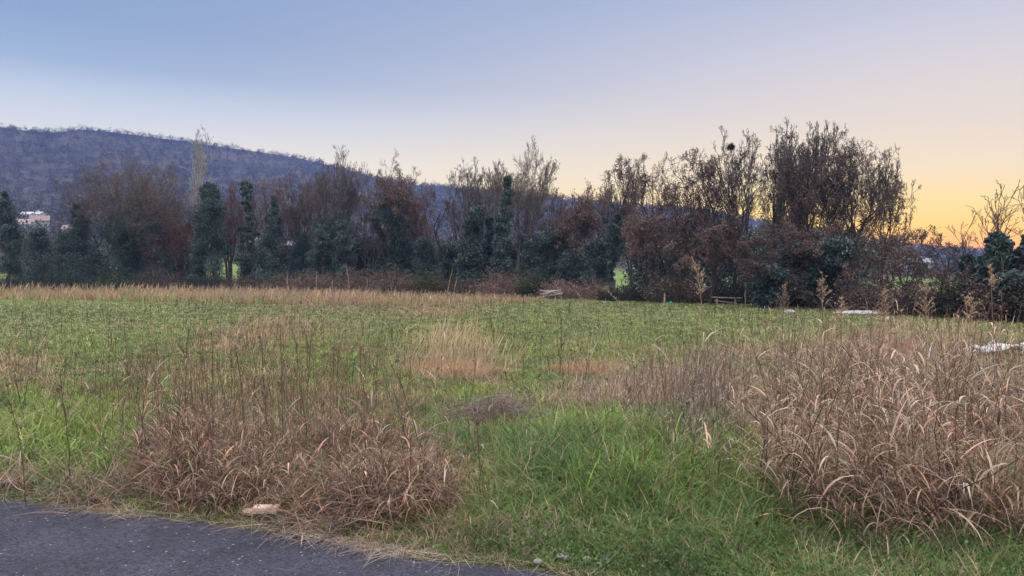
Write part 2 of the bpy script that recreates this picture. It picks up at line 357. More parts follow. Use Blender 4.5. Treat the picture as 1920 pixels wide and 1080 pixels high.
def tree(px, top, Yd, wpx, label, cat='tree', style={}, bark=(.075,.06,.052), twig=(.09,.072,.062), leaves=None, ivy=None, name='bare_tree', group='trees along the far side of the field', rmin=.0085, zbase=None, sink=0.0, nest=False):
    """px, top: where it stands and its top in the picture; Yd its distance; wpx crown width (picture units)"""
    x = (px-960)/F*Yd; zb = float(H(x, Yd)); Ht = (HOR-top)/F*Yd+CH-zb; Wt = wpx/F*Yd
    o = thing(name, (x, Yd, zb), label, cat, group)
    lv = grow(Ht, Wt, **style)
    tp = []; 
    for l in (0, 1):
        P, r = lv[l]; tp.append(tubes(P, np.maximum(r, rmin*1.5), 6 if l == 0 else 4, shade(bark, len(P), .12)))
    V, Fq, C = join(tp); mesh('trunk', V, Fq, M_BARK, o, C)
    cp = []
    for l in range(2, len(lv)):
        P, r = lv[l]; P2 = P if l == 2 else P[:,::2]; r2 = r if l == 2 else r[:,::2]
        f = 1.25 if l == 2 else (1.0 if l < len(lv)-1 else .8)
        cp.append(tubes(P2, np.maximum(r2, rmin*f), 3, shade(twig, len(P), .15)))
    if leaves:
        nl, size, cols, zr = leaves[:4]; size = size*(.72 if px > 1180 else 1); nl = int(nl*(.8 if px > 1180 else (.55 if cols is RED else 1)))
        P = np.concatenate([lv[-1][0], lv[-2][0]] if len(lv[-1][0]) < 3*nl else [lv[-1][0]])
        i = rng.integers(0, len(P), nl*3); k = rng.integers(2, 7, nl*3); q = P[i,k]+rng.normal(0, size*.9, (nl*3, 3))
        pr = np.interp(q[:,2]/Ht, [z_[0] for z_ in zr], [z_[1] for z_ in zr])
        # leaves keep to loose clumps
        pr = pr*smooth01(.3, .62, vnoise(q[:,0]+q[:,2]*.7+px, q[:,1]+q[:,2], .7)*.6+.4*vnoise(q[:,0]*1.3-q[:,2], q[:,1]+px, 1.7))*1.8
        q = q[rng.random(len(q)) < pr][:nl]
        cc = np.asarray(cols)[rng.integers(0, len(cols), len(q))]*(1+rng.normal(0, .18, (len(q), 1)))
        cp.append(quads(q, size*rng.uniform(.6, 1.3, len(q)), np.clip(cc, .005, 1), asp=.65))
    V, Fq, C = join(cp); mesh('crown', V, Fq, M_LEAF if leaves else M_BARK, o, C)
    if ivy: ivy_on(o, lv, Ht, **ivy)
    return o, lv
IVYC = [(.055,.09,.09), (.065,.105,.095), (.043,.072,.078), (.08,.12,.09), (.07,.092,.092)]
def ivy_on(o, lv, Ht, top=.8, r=(1.2, .5), n=9000, size=.11, limbs=0.0, lump=.45, prof=None, ncl=None, skirt=0):
    P, _ = lv[0]; K = P.shape[1]
    ncl = ncl or int(26+Ht*5)
    s = rng.integers(0, len(P), ncl); zt = rng.random(ncl)**.85*top; zt[:3*len(P)] = top*np.linspace(.86, .99, 3*len(P)); s[:3*len(P)] = np.arange(3*len(P)) % len(P)
    k = np.minimum(zt*Ht/np.maximum(P[s,-1,2], .1), 1)*(K-1); ki = np.clip(k.astype(int), 0, K-2); fr = (k-ki)[:,None]
    c = P[s,ki]*(1-fr)+P[s,ki+1]*fr
    f = zt/top
    zabs = zt*Ht; c[:,2] = zabs
    rad_ = r[0]*(1-f)+r[1]*f if prof is None else np.interp(f, [p[0] for p in prof], [p[1] for p in prof])*.86
    a = rng.uniform(0, 2*math.pi, ncl); q = rad_*np.sqrt(rng.random(ncl))*.8
    c = c+np.stack([np.sin(a)*q, np.cos(a)*q, 0*a], -1)
    if limbs:
        L1, _ = lv[1]; keep = L1[:,0,2] < top*1.05*Ht; L1 = L1[keep] if keep.any() else L1
        nc = int(ncl*limbs); i = rng.integers(0, len(L1), nc); kk = rng.integers(0, 4, nc)
        c = np.concatenate([c, L1[i,kk]+rng.normal(0, .1, (nc, 3))])
        rad_ = np.concatenate([rad_, np.full(nc, min(r)*.8)])
    n = int(n*2.3); sg = np.maximum(rad_*lump, .16)
    j = rng.integers(0, len(c), n)
    g_ = rng.normal(size=(n, 3)); g_ /= np.linalg.norm(g_, axis=1, keepdims=True); g_ *= (rng.random(n)**.45*(1.25+.5*rng.random(n)**3+.5*(rng.random(n) < .06)))[:,None]
    q = c[j]+g_*sg[j][:,None]*np.array([1, 1, .75])
    q[:,2] = np.abs(q[:,2])
    tone = rng.uniform(.7, 1.35, len(c))[j]
    cc = np.asarray(IVYC)[rng.integers(0, len(IVYC), n)]*tone[:,None]*(1+rng.normal(0, .22, (n, 1)))
    V, Fq, C = quads(q, size*rng.uniform(.6, 1.35, n), np.clip(cc, .008, 1), flat=.3, asp=.8, hang=.5)
    mesh('ivy', V, Fq, M_IVY, o, C)
BARE = dict(levels=4, m=(14, 7, 6, 4), ang=(55, 45, 42, 40), lf=(.62, .52, .48, .5), up=.6, t0=.22)
UPR = dict(levels=4, stems=5, m=(11, 7, 6, 4), ang=(38, 38, 38, 38), lf=(.5, .5, .48, .5), up=.9, t0=.25, fan=.4, wig=.1)
DOME = dict(levels=4, stems=2, trunk=.42, m=(15, 7, 6, 5), ang=(48, 34, 36, 38), lf=(.8, .5, .46, .48), up=.55, wig=.1, t0=.35, fan=.1, hollow=.5)
OAK = dict(levels=4, stems=2, m=(11, 6, 5, 4), ang=(55, 45, 45, 45), lf=(.55, .52, .5, .5), up=.5, wig=.17, t0=.2, fan=.2)
BROWN = [(.22,.145,.125), (.18,.115,.10), (.26,.165,.13), (.14,.10,.09)]
RED = [(.18,.12,.10), (.15,.095,.08), (.21,.125,.09)]
FT = 'trees along the far side of the field'
def T(*a, **k): return tree(*a, **k)
# left to right, distance falls from 74 m to 27 m
T(16, 362, 70, 60, 'ivy-covered tree cut by the left picture edge', style=dict(BARE, levels=3, lean=(.06, 0)), ivy=dict(top=1.0, prof=[(0,1.3),(.5,1.25),(.8,.8),(1,.25)], n=13000), name='ivy_clad_tree')
T(78, 425, 74, 80, 'low ivy-smothered bushy tree right of the leftmost ivy tree', style=dict(BARE, levels=3), ivy=dict(top=.95, r=(2.4,1.0), n=9000, skirt=1), name='ivy_clad_tree')
T(118, 432, 73, 70, 'low dark bushy tree at the left foot of the broad brown rounded tree', style=dict(BARE, levels=3), ivy=dict(top=.95, r=(2.0,1.2), n=9000), name='ivy_clad_tree')
T(158, 375, 72, 60, 'ivy column rising at the left edge of the broad brown rounded tree', style=dict(BARE, levels=3, m=(8,5,4)), ivy=dict(top=.95, prof=[(0,1.9),(.5,1.5),(.9,.7),(1,.35)], n=12000), name='ivy_clad_tree')
T(238, 291, 74, 215, 'broad rounded bare brown tree with ivy up its lower half, left of the pale poplar', style=dict(DOME, stems=3, t0=.25), twig=(.15,.115,.10), bark=(.1,.085,.078), ivy=dict(top=.55, r=(3.2,2.0), n=20000, limbs=.8), leaves=(3500, .1, RED, [(0,.2),(1,.5)]), rmin=.010)
T(300, 395, 73, 80, 'small brownish bare tree in the gap left of the pale poplar', style=dict(BARE, stems=2), twig=(.14,.085,.065), leaves=(2500, .1, RED, [(0,1),(1,.6)]), ivy=dict(top=.45, r=(1.4,.8), n=4500))
T(345, 410, 76, 80, 'reddish low bare tree directly below the pale poplar', style=dict(BARE, stems=2), twig=(.15,.085,.068), leaves=(3000, .1, BROWN, [(0,1),(1,.6)]))
T(379, 246, 88, 46, 'tall narrow pale poplar rising above everything left of centre', style=dict(adapt=False, levels=4, m=(22,6,5,4), ang=(18,22,28,30), lf=(.42,.42,.45,.5), up=1.2, wig=.05, t0=.1), twig=(.34,.32,.30), bark=(.34,.32,.30), name='poplar_tree', cat='poplar', rmin=.012)
T(402, 346, 70, 62, 'tallest ivy column of the left group, blunt top, just right of the poplar', style=dict(BARE, levels=3, m=(8,5,4)), ivy=dict(top=1.0, prof=[(0,1.5),(.5,1.5),(.8,1.3),(1,.6)], n=17000, lump=.5), name='ivy_clad_tree')
T(372, 386, 70.5, 34, 'short ivy shoulder column leaning on the tallest left ivy column', style=dict(BARE, levels=3, m=(7,4,4)), ivy=dict(top=1.0, prof=[(0,1.0),(.8,.8),(1,.45)], n=9000), name='ivy_clad_tree')
T(430, 352, 76, 60, 'reddish bare tree between the two tallest left ivy columns', style=dict(UPR), twig=(.16,.095,.08), leaves=(2500, .1, RED, [(0,.7),(1,.7)]))
T(463, 334, 71, 66, 'forked ivy tree with several green prongs, right of the tallest ivy column', style=dict(levels=3, stems=4, m=(7,5,4), fan=.35, up=.9, wig=.08, t0=.3, ang=(25,35,35), lf=(.3,.4,.5)), ivy=dict(top=.97, prof=[(0,1.3),(.35,1.1),(.6,.4),(1,.22)], n=14000, limbs=.15), name='ivy_clad_tree')
T(506, 368, 69, 52, 'dark pointed ivy cone right of the forked ivy tree', style=dict(BARE, levels=3, m=(8,5,4)), ivy=dict(top=1.0, prof=[(0,1.5),(.45,1.5),(.75,.9),(1,.25)], n=15000), name='ivy_clad_tree')
T(470, 335, 84, 120, 'hazy brown bare tree behind the forked ivy tree', style=dict(BARE, stems=3, fan=.3), twig=(.15,.09,.075), leaves=(2500, .1, RED, [(0,.4),(1,.6)]))
T(560, 335, 76, 110, 'brown rounded bare tree left of the tall fan-topped pale tree', style=dict(DOME), twig=(.15,.1,.085), leaves=(3000, .1, RED, [(0,.6),(1,.7)]), ivy=dict(top=.5, r=(1.6,1.2), n=8000))
T(622, 280, 71, 150, 'tall fan-topped bare tree with pale twigs above the ridge, left of centre', style=dict(DOME, stems=2), twig=(.14,.115,.105), bark=(.07,.065,.065), rmin=.009, ivy=dict(top=.45, r=(2.2,1.4), n=15000, limbs=.4))
T(592, 425, 68, 50, 'lower ivy column left of the foot of the fan-topped tree', style=dict(BARE, levels=3), ivy=dict(top=1.0, prof=[(0,1.4),(.6,1.1),(1,.5)], n=8500), name='ivy_clad_tree')
T(645, 415, 67, 44, 'dark ivy column right of the foot of the fan-topped tree', style=dict(BARE, levels=3), ivy=dict(top=1.0, prof=[(0,1.1),(.6,1.1),(1,.5)], n=10000), name='ivy_clad_tree')
T(692, 372, 68, 60, 'slender dark multi-stemmed bare tree beside the white wall gap', style=dict(UPR, stems=3, levels=4, m=(8,5,5,3)), bark=(.05,.045,.05))
T(728, 303, 70, 105, 'tree with a russet leafy round top, left of centre', style=dict(DOME), twig=(.12,.08,.07), leaves=(9000, .12, BROWN, [(0,.2),(.5,.4),(.75,1),(1,1)]), ivy=dict(top=.62, r=(1.9,1.5), n=19000, limbs=.9), name='russet_tree')
T(790, 350, 71, 80, 'thin reddish tree right of the russet round-topped tree', style=dict(UPR, stems=3), twig=(.15,.085,.075), leaves=(3200, .11, RED, [(0,.4),(1,.8)]), ivy=dict(top=.4, r=(1.1,.6), n=4000))
T(832, 362, 64, 68, 'small dark leafless tree standing alone in the centre-left gap', style=dict(BARE, m=(11,6,5,4), up=.7, ang=(42,40,40,38)), bark=(.045,.04,.045), twig=(.06,.05,.055))
T(797, 445, 66, 55, 'low rounded ivy bush left of the small dark leafless tree', style=dict(BARE, levels=3), ivy=dict(top=.95, r=(1.5,.8), n=8000), name='ivy_clad_tree')
T(848, 458, 65, 45, 'low ivy bush right of the small dark leafless tree', style=dict(BARE, levels=3), ivy=dict(top=.95, r=(1.3,.8), n=6500), name='ivy_clad_tree')
T(872, 297, 66, 70, 'thin pale bare tree behind the blunt central ivy column', style=dict(UPR, stems=3, fan=.25), twig=(.14,.11,.1), bark=(.09,.08,.075))
T(888, 390, 61, 52, 'blunt leafy ivy column, left one of the central pair', style=dict(BARE, levels=3, m=(8,5,4)), ivy=dict(top=1.0, prof=[(0,1.35),(.6,1.2),(1,.75)], n=16000, lump=.5), name='ivy_clad_tree')
T(941, 332, 60, 44, 'tall pointed ivy column in the middle of the picture', style=dict(BARE, levels=3, m=(8,5,4)), ivy=dict(top=1.0, prof=[(0,1.05),(.5,.85),(.75,.7),(.9,.4),(1,.16)], n=16000, lump=.5), name='ivy_clad_tree')
T(918, 410, 62, 30, 'very dark slim ivy column between the central pair', style=dict(BARE, levels=3, m=(7,4,4)), ivy=dict(top=1.0, prof=[(0,.8),(.7,.65),(1,.3)], n=8000), name='ivy_clad_tree')
T(968, 279, 64, 145, 'wide fan of pale upswept bare branches behind the pointed ivy column', style=dict(DOME, stems=3, ang=(36,24,28,32), up=.75, wig=.07, fan=.2), twig=(.19,.155,.13), bark=(.13,.115,.1), leaves=(1100, .11, [(.24,.17,.12)], [(0,0),(.8,.3),(1,1)]))
T(1008, 420, 60, 60, 'ivy-draped thicket tree right of the pointed ivy column', style=dict(UPR, stems=3, levels=3), ivy=dict(top=.85, r=(1.6,.9), n=9000), name='ivy_clad_tree')
T(1078, 364, 58, 90, 'rounded russet tree with a dark slanting branch, right of centre', style=dict(DOME), twig=(.12,.075,.065), leaves=(7000, .12, BROWN, [(0,.3),(.5,.8),(1,1)]), ivy=dict(top=.45, r=(1.3,.9), n=9000), name='russet_tree')
T(1048, 425, 60, 50, 'dark ivy mass at the left foot of the rounded russet tree', style=dict(BARE, levels=3), ivy=dict(top=.95, r=(1.4,.8), n=8000), name='ivy_clad_tree')
T(1112, 450, 56, 50, 'dark ivy mass at the right foot of the rounded russet tree', style=dict(BARE, levels=3), ivy=dict(top=.95, r=(1.2,.9), n=8000), name='ivy_clad_tree')
T(1147, 297, 54, 110, 'narrow-topped bare tree with an ivy knot at mid height, right of centre', style=dict(DOME, stems=1, ang=(40,30,32,36), trunk=.5), twig=(.15,.11,.09), bark=(.06,.055,.055), leaves=(1300, .11, [(.2,.14,.1)], [(0,0),(.8,.4),(1,1)]), ivy=dict(top=.55, prof=[(0,.35),(.45,.35),(.7,1.1),(1,.9)], n=5000, limbs=.4))
# right-hand group, nearer
T(1225, 300, 50, 115, 'spreading bare tree with leaf tufts, first of the right-hand group', style=dict(OAK), leaves=(3500, .12, BROWN, [(0,.7),(.6,.7),(1,.6)]), ivy=dict(top=.3, r=(.6,.4), n=2500), rmin=.009)
T(1230, 395, 46, 130, 'low leafy russet oak filling the space under the first right-hand tree', style=dict(OAK, t0=.26), leaves=(18000, .12, BROWN, [(0,.2),(.25,.5),(.4,1),(1,.9)]), name='russet_tree')
T(1285, 283, 46, 135, 'twisted bare tree with dark leaf clusters, second of the right-hand group', style=dict(OAK, stems=3, up=.5), bark=(.07,.058,.06), twig=(.065,.05,.048), leaves=(6000, .12, BROWN, [(0,.8),(.5,.9),(.8,.8),(1,.4)]), rmin=.009)
T(1330, 400, 42, 120, 'leafy russet oak behind the low plank bench', style=dict(OAK, t0=.26), leaves=(17000, .11, BROWN, [(0,.2),(.25,.4),(.4,1),(1,.9)]), name='russet_tree')
T(1345, 290, 44, 110, 'bare twisted tree leaning left beside the tree with the nest', style=dict(OAK, lean=(-.12,0), up=.7), bark=(.07,.058,.06), twig=(.06,.05,.05), leaves=(4000, .12, BROWN, [(0,.6),(.6,1),(1,.2)]), rmin=.009)
NEST = T(1412, 231, 42, 170, 'tallest tree of the right-hand group, many upright stems and a nest near its top', style=dict(UPR, stems=5, m=(9, 6, 5, 4), fan=.36, t0=.38, wig=.1, up=.9), bark=(.07,.06,.064), twig=(.10,.085,.085), leaves=(2500, .1, BROWN, [(0,1),(.5,1),(.75,.3),(1,.25)]), rmin=.009)
T(1468, 240, 40, 125, 'tall tree leaning right with a feathery top, beside the nest tree', style=dict(DOME, stems=2, ang=(36,28,32,36), lean=(.1,0), up=.7), bark=(.07,.06,.064), twig=(.10,.085,.085), leaves=(1500, .1, BROWN, [(0,.7),(.6,.5),(1,.3)]), rmin=.009)
T(1440, 420, 37, 120, 'dark leafy low tree under the two tallest right-hand trees', style=dict(OAK, t0=.12), leaves=(13000, .11, [(.11,.075,.07), (.09,.065,.065), (.13,.085,.075)], [(0,.8),(1,.9)]), ivy=dict(top=.7, r=(.9,.7), n=6000), name='russet_tree')
T(1525, 268, 38, 150, 'bare tree with thin see-through top between the tall leaning tree and the wide round one', style=dict(DOME, stems=2, wig=.13), bark=(.07,.06,.062), twig=(.10,.083,.08), leaves=(3800, .1, BROWN, [(0,1),(.6,1),(.75,.5),(1,.1)]), rmin=.008)
T(1540, 420, 36, 120, 'dark ivy-hung trunk tree low in the right-hand group', style=dict(OAK, t0=.2), leaves=(8000, .1, BROWN, [(0,.7),(1,.9)]), ivy=dict(top=.75, r=(.8,.7), n=8500))
T(1596, 252, 37, 178, 'wide round-topped tree with many branches, last tall one on the right', style=dict(DOME, stems=3, m=(17,8,6,5), wig=.13, ang=(52,36,38,40)), bark=(.07,.06,.062), twig=(.10,.083,.08), leaves=(6500, .1, BROWN, [(0,.8),(.5,1),(.7,.5),(1,.25)]), rmin=.008)
T(1655, 430, 33, 150, 'low reddish-brown spreading tree right of the wide round-topped tree', style=dict(OAK, t0=.08, up=.2), leaves=(9000, .09, BROWN, [(0,.8),(1,.9)]), name='russet_tree', rmin=.009)
T(1700, 435, 31, 90, 'thin tangled bare tree before the pale far hill', style=dict(OAK, t0=.1, up=.3), leaves=(2500, .08, BROWN, [(0,1),(1,.7)]), rmin=.009)
T(1762, 432, 29, 95, 'small crooked bare tree arching right', style=dict(OAK, stems=1, t0=.35, lean=(.2,0), up=.2), bark=(.06,.05,.05), rmin=.008)
T(1790, 500, 28, 120, 'low dark thorny bush tree beneath the crooked tree', style=dict(OAK, t0=.05, up=.15), leaves=(5500, .07, BROWN+[(.05,.06,.035)], [(0,1),(1,.6)]), name='thicket_bush', cat='bush', rmin=.007)
T(1832, 388, 28, 70, 'pollard with an ivy-wrapped stump top and thin new shoots, near the right edge', style=dict(levels=3, stems=2, m=(7,4,3), ang=(26,25,30), lf=(.34,.4,.4), up=.6, t0=.62, fan=.16, wig=.05), bark=(.1,.075,.06), twig=(.2,.14,.1), ivy=dict(top=.55, prof=[(0,.5),(.8,.4),(1,.2)], n=5500, size=.13), name='pollard_tree', rmin=.007)
T(1893, 345, 26, 95, 'ivy-wrapped pollard cut by the right picture edge', style=dict(levels=3, stems=3, m=(8,5,3), ang=(30,30,30), lf=(.36,.4,.4), up=.6, t0=.5, fan=.28, wig=.07), bark=(.09,.07,.06), twig=(.17,.12,.09), ivy=dict(top=.62, prof=[(0,.6),(.5,.7),(.85,.35),(1,.15)], n=9000, size=.13), name='pollard_tree', rmin=.007)
FIL = [(195,330,75,120,DOME,'left side of the broad brown rounded tree, slightly lower'),(285,345,76,120,DOME,'right shoulder of the broad brown rounded tree'),(335,372,77,90,UPR,'in the dip between the broad brown tree and the poplar'),
 (530,350,78,110,DOME,'between the pointed ivy cone and the fan-topped tree'),(585,312,74,110,DOME,'left shoulder of the fan-topped pale tree'),(660,322,72,90,DOME,'right shoulder of the fan-topped pale tree'),(755,335,73,90,DOME,'right shoulder of the russet round-topped tree'),
 (905,330,68,110,UPR,'between the two central ivy columns'),(1015,330,67,90,UPR,'at the right flank of the wide pale fan'),(1045,390,64,100,DOME,'low between the wide pale fan and the rounded russet tree'),(1115,350,60,80,DOME,'left flank of the narrow-topped tree with the ivy knot'),
 (1185,330,55,90,DOME,'right flank of the narrow-topped tree with the ivy knot'),(1255,300,50,100,DOME,'between the first and second right-hand trees'),(1310,296,47,90,DOME,'between the twisted tree and the nest tree'),(1375,275,45,100,DOME,'left flank of the nest tree'),
 (1440,262,43,90,DOME,'right flank of the nest tree'),(1500,280,41,90,DOME,'right flank of the tall leaning tree'),(1575,275,39,100,DOME,'left flank of the wide round-topped tree'),(1650,300,38,110,DOME,'right flank of the wide round-topped tree')]
for px, tp, Yd, wp_, sty, lb in FIL:
    rt = px > 1200
    if px in (1310,): continue
    sty = dict(sty, m=(11, 6, 5, 4)) if rt else sty
    T(px, tp, Yd, wp_, 'finely twigged bare tree '+lb, style=dict(sty), bark=(.055,.048,.05) if rt else (.08,.07,.065), twig=(.085,.068,.064) if rt else (.125,.095,.085), leaves=(1500 if rt else 1500, .1, BROWN if rt else RED, [(0,.7),(.6,.6),(1,.25)]))
# second row behind: hazier filler trees, each a thing
SPOT = ['behind the leftmost ivy trees', 'behind the broad brown tree', 'behind the broad brown tree', 'behind the poplar foot', 'behind the pointed ivy cone', 'behind the fan-topped pale tree', 'behind the white wall gap', 'behind the russet round top', 'behind the small dark leafless tree', 'behind the central ivy pair', 'behind the wide pale fan of branches', 'behind the rounded russet tree', 'behind the first right-hand tree', 'behind the low russet oak', 'behind the plank bench', 'behind the nest tree', 'behind the leaning tall tree', 'behind the wide round-topped tree']
for k, px in enumerate([60, 170, 290, 350, 520, 590, 690, 745, 815, 915, 1000, 1065, 1215, 1290, 1345, 1420, 1500, 1590]):
    Yd = (np.interp(px, [0, 1035, 1350, 1600], [88, 70, 60, 50])+rng.uniform(-2, 4))
    tp = 452+rng.uniform(-18, 15) if px < 1100 else 430+rng.uniform(-20, 15)
    T(px, tp, Yd, 110, 'low hazy brown thicket tree in the back row '+SPOT[k], style=dict(BARE, stems=3, t0=.08, fan=.35, m=(12,6,5,4)), twig=(.09,.07,.065), leaves=(3500, .14, BROWN+[(.04,.055,.04)], [(0,1),(1,.7)]), ivy=dict(top=.85, r=(2.6,1.7), n=3600, size=.2), name='thicket_tree', group='back row of thicket trees')
# magpie nest (a thing of its own)
q_ = np.concatenate([l_[0][:,1:].reshape(-1, 3) for l_ in NEST[1][1:3]])+np.array(NEST[0].location)   # sits in the fork nearest to the spot
nx_, ny_, nz = q_[np.argmin(np.abs(q_[:,0]-(1393-960)/F*42)+np.abs(q_[:,2]-((HOR-264)/F*42+CH))+.15*np.abs(q_[:,1]-42))]
P = rng.normal(size=(260, 3)); P /= np.linalg.norm(P, axis=1, keepdims=True); P *= .15*np.array([1, 1, .8])
d = rng.normal(size=(260, 3))*.08; Pa = np.stack([P-d, P*1.02, P+d], 1)+np.array([0, 0, .2])
V, Fq, C = tubes(Pa, np.full((260, 3), .009), 3, shade((.035,.028,.028), 260))
o = mesh('bird_nest', V, Fq, M_BARK, None, C, loc=(nx_, ny_, nz-.2)); tag(o, 'dark ball-shaped twig nest high in the tallest right-hand tree', 'nest')

# ------------------------------------------------------------------ undergrowth shrubs along the foot of the trees
def shrub(px, Yd, wpx, topy, cols, label, nl=2500, nt_=500, size=.1, twig=(.1,.06,.05), name='bramble_shrub', cat='shrub', group='shrubs along the foot of the trees'):
    x = (px-960)/F*Yd; h = (HOR-topy)/F*Yd+CH; w = wpx/F*Yd/2
    o = thing(name, (x, Yd, float(H(x, Yd))), label, cat, group)
    n = nt_; a = rng.uniform(0, 2*math.pi, n); rr_ = np.sqrt(rng.random(n))*w*.8
    base = np.stack([np.sin(a)*rr_, np.cos(a)*rr_*.7, 0*a], -1); t_ = np.linspace(0, 1, 5)
    L_ = h*rng.uniform(.45, 1.1, n)*(1-.75*(rr_/w)**2)*(.7+.6*vnoise(base[:,0]+px, base[:,1], .9)); out_ = rng.normal(0, .35, (n, 2))*h*.7
    Pa = base[:,None]+np.stack([out_[:,0,None]*t_**1.6, out_[:,1,None]*t_**1.6, L_[:,None]*(t_-.25*t_**3)], -1)*1.0
    Pa += rng.normal(0, .03, Pa.shape)*t_[None,:,None]
    V, Fq, C = tubes(Pa, np.full((n, 5), max(.006, Yd*.00018))*(1-.5*t_)[None], 3, shade(np.mean(cols, 0)*.9+.015, n, .25)); mesh('stems', V, Fq, M_BARK, o, C)
    i = rng.integers(0, n, nl); k = rng.integers(1, 5, nl); q = Pa[i,k]+rng.normal(0, size, (nl, 3)); q[:,2] = np.abs(q[:,2])
    cc = np.asarray(cols)[rng.integers(0, len(cols), nl)]*(1+rng.normal(0, .25, (nl, 1)))
    V, Fq, C = quads(q, size*rng.uniform(.6, 1.4, nl), np.clip(cc, .01, 1)); mesh('foliage', V, Fq, M_LEAF, o, C)
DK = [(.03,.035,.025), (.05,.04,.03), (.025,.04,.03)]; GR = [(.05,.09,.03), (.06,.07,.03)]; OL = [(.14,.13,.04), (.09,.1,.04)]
spec = [(15,66,90,500,DK,'dark shrub below the leftmost ivy tree'),(110,70,120,498,DK,'dark low shrub behind the left straw band'),(210,70,130,492,DK+GR,'dark green shrub below the broad brown tree'),
 (300,70,100,488,DK+DK+BROWN,'brown shrub under the gap left of the poplar'),(385,68,90,495,DK,'dark shrub at the foot of the tallest ivy column'),(455,67,80,505,DK+DK+BROWN,'dark brown shrub below the forked ivy tree'),
 (530,66,70,505,DK+BROWN,'brown shrub right of the pointed ivy cone'),(598,62,120,492,RED+BROWN+DK,'red-leaved shrub below the fan-topped pale tree'),(672,64,80,495,BROWN+DK,'dark brown shrub below the white wall gap'),
 (735,60,95,496,RED+BROWN+DK,'russet shrub below the russet round-topped tree'),(808,58,75,494,OL+DK,'yellow-green shrub left of the small dark leafless tree'),(870,58,90,512,BROWN+DK+DK,'brown shrub under the blunt ivy column'),
 (948,56,110,498,BROWN+RED,'red-brown shrub below the pointed ivy column'),(1010,54,70,492,DK+GR,'dark green shrub left of the pale log pile'),(1085,52,150,508,BROWN,'wide smooth purple-brown shrub right of the pale log pile'),
 (1180,48,120,530,DK,'dark low shrub below the bright green gap'),(1262,45,90,500,OL+BROWN+DK,'olive-leaved shrub beside the short post'),(1320,44,80,522,DK+BROWN,'dark shrub behind the left end of the plank bench'),
 (1400,43,120,525,DK,'dark shrub behind the right end of the plank bench'),(1480,39,110,528,DK,'black-shadowed shrub below the leaning tall tree'),(1570,36,110,532,DK+BROWN,'dark shrub left of the white tarpaulin'),
 (1650,33,110,520,BROWN+RED+DK,'reddish shrub behind the white tarpaulin'),(1730,30,110,520,DK+BROWN,'dark brown shrub left of the pollard'),(1810,28,110,515,DK,'dark tangled shrub below the pollard'),
 (1885,26,110,505,DK+BROWN,'dark shrub at the right picture edge'),(1950,25,100,500,DK,'dark shrub just past the right picture edge')]
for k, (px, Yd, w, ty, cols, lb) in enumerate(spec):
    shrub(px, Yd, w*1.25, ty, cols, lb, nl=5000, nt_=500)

# ------------------------------------------------------------------ wooded hillside (far-off mass)
n = 15000
az = rng.uniform(R(-44), R(44), n); d = np.sqrt(rng.uniform(235**2, 905**2, n)); k = rng.random(n) < .06; d[k] = rng.uniform(875, 903, k.sum())
x, y = d*np.sin(az), d*np.cos(az); keep = fbm(x, y, 60, 8) > .3-.2*smooth01(300, 500, d); x, y, d = x[keep], y[keep], d[keep]; n = len(x)
tone = np.where(rng.random(n) < .12, .55, rng.uniform(.85, 1.15, n)); ht = rng.uniform(3.5, 7.5, n)*np.where(rng.random(n) < .05, 1.5, 1)
q = 40; ip = np.repeat(np.arange(n), q)
g_ = rng.normal(size=(n*q, 3)); g_ /= np.linalg.norm(g_, axis=1, keepdims=True); g_ *= rng.random((n*q, 1))**.4
P = np.stack([x[ip], y[ip], H(x, y)[ip]+ht[ip]*.42], -1)+g_*(ht[ip]*.5)[:,None]*np.array([.95, .95, 1])
base = np.array([(.10,.09,.075), (.11,.10,.08), (.09,.085,.07), (.07,.085,.06)])[rng.choice(4, n, p=[.45,.3,.15,.1])]*(.45+.65*fbm(x, y, 130, 77))[:,None]
V, Fq, C = quads(P, rng.uniform(.5, 1.5, n*q), np.clip((base*tone[:,None])[ip]*(1+rng.normal(0, .15, (n*q, 1))), .01, 1), asp=.5)
tag(mesh('hillside_woods', V, Fq, M_WOODS, None, C), 'leafless brown woods covering the long ridge behind the trees', 'woods', kind='stuff')

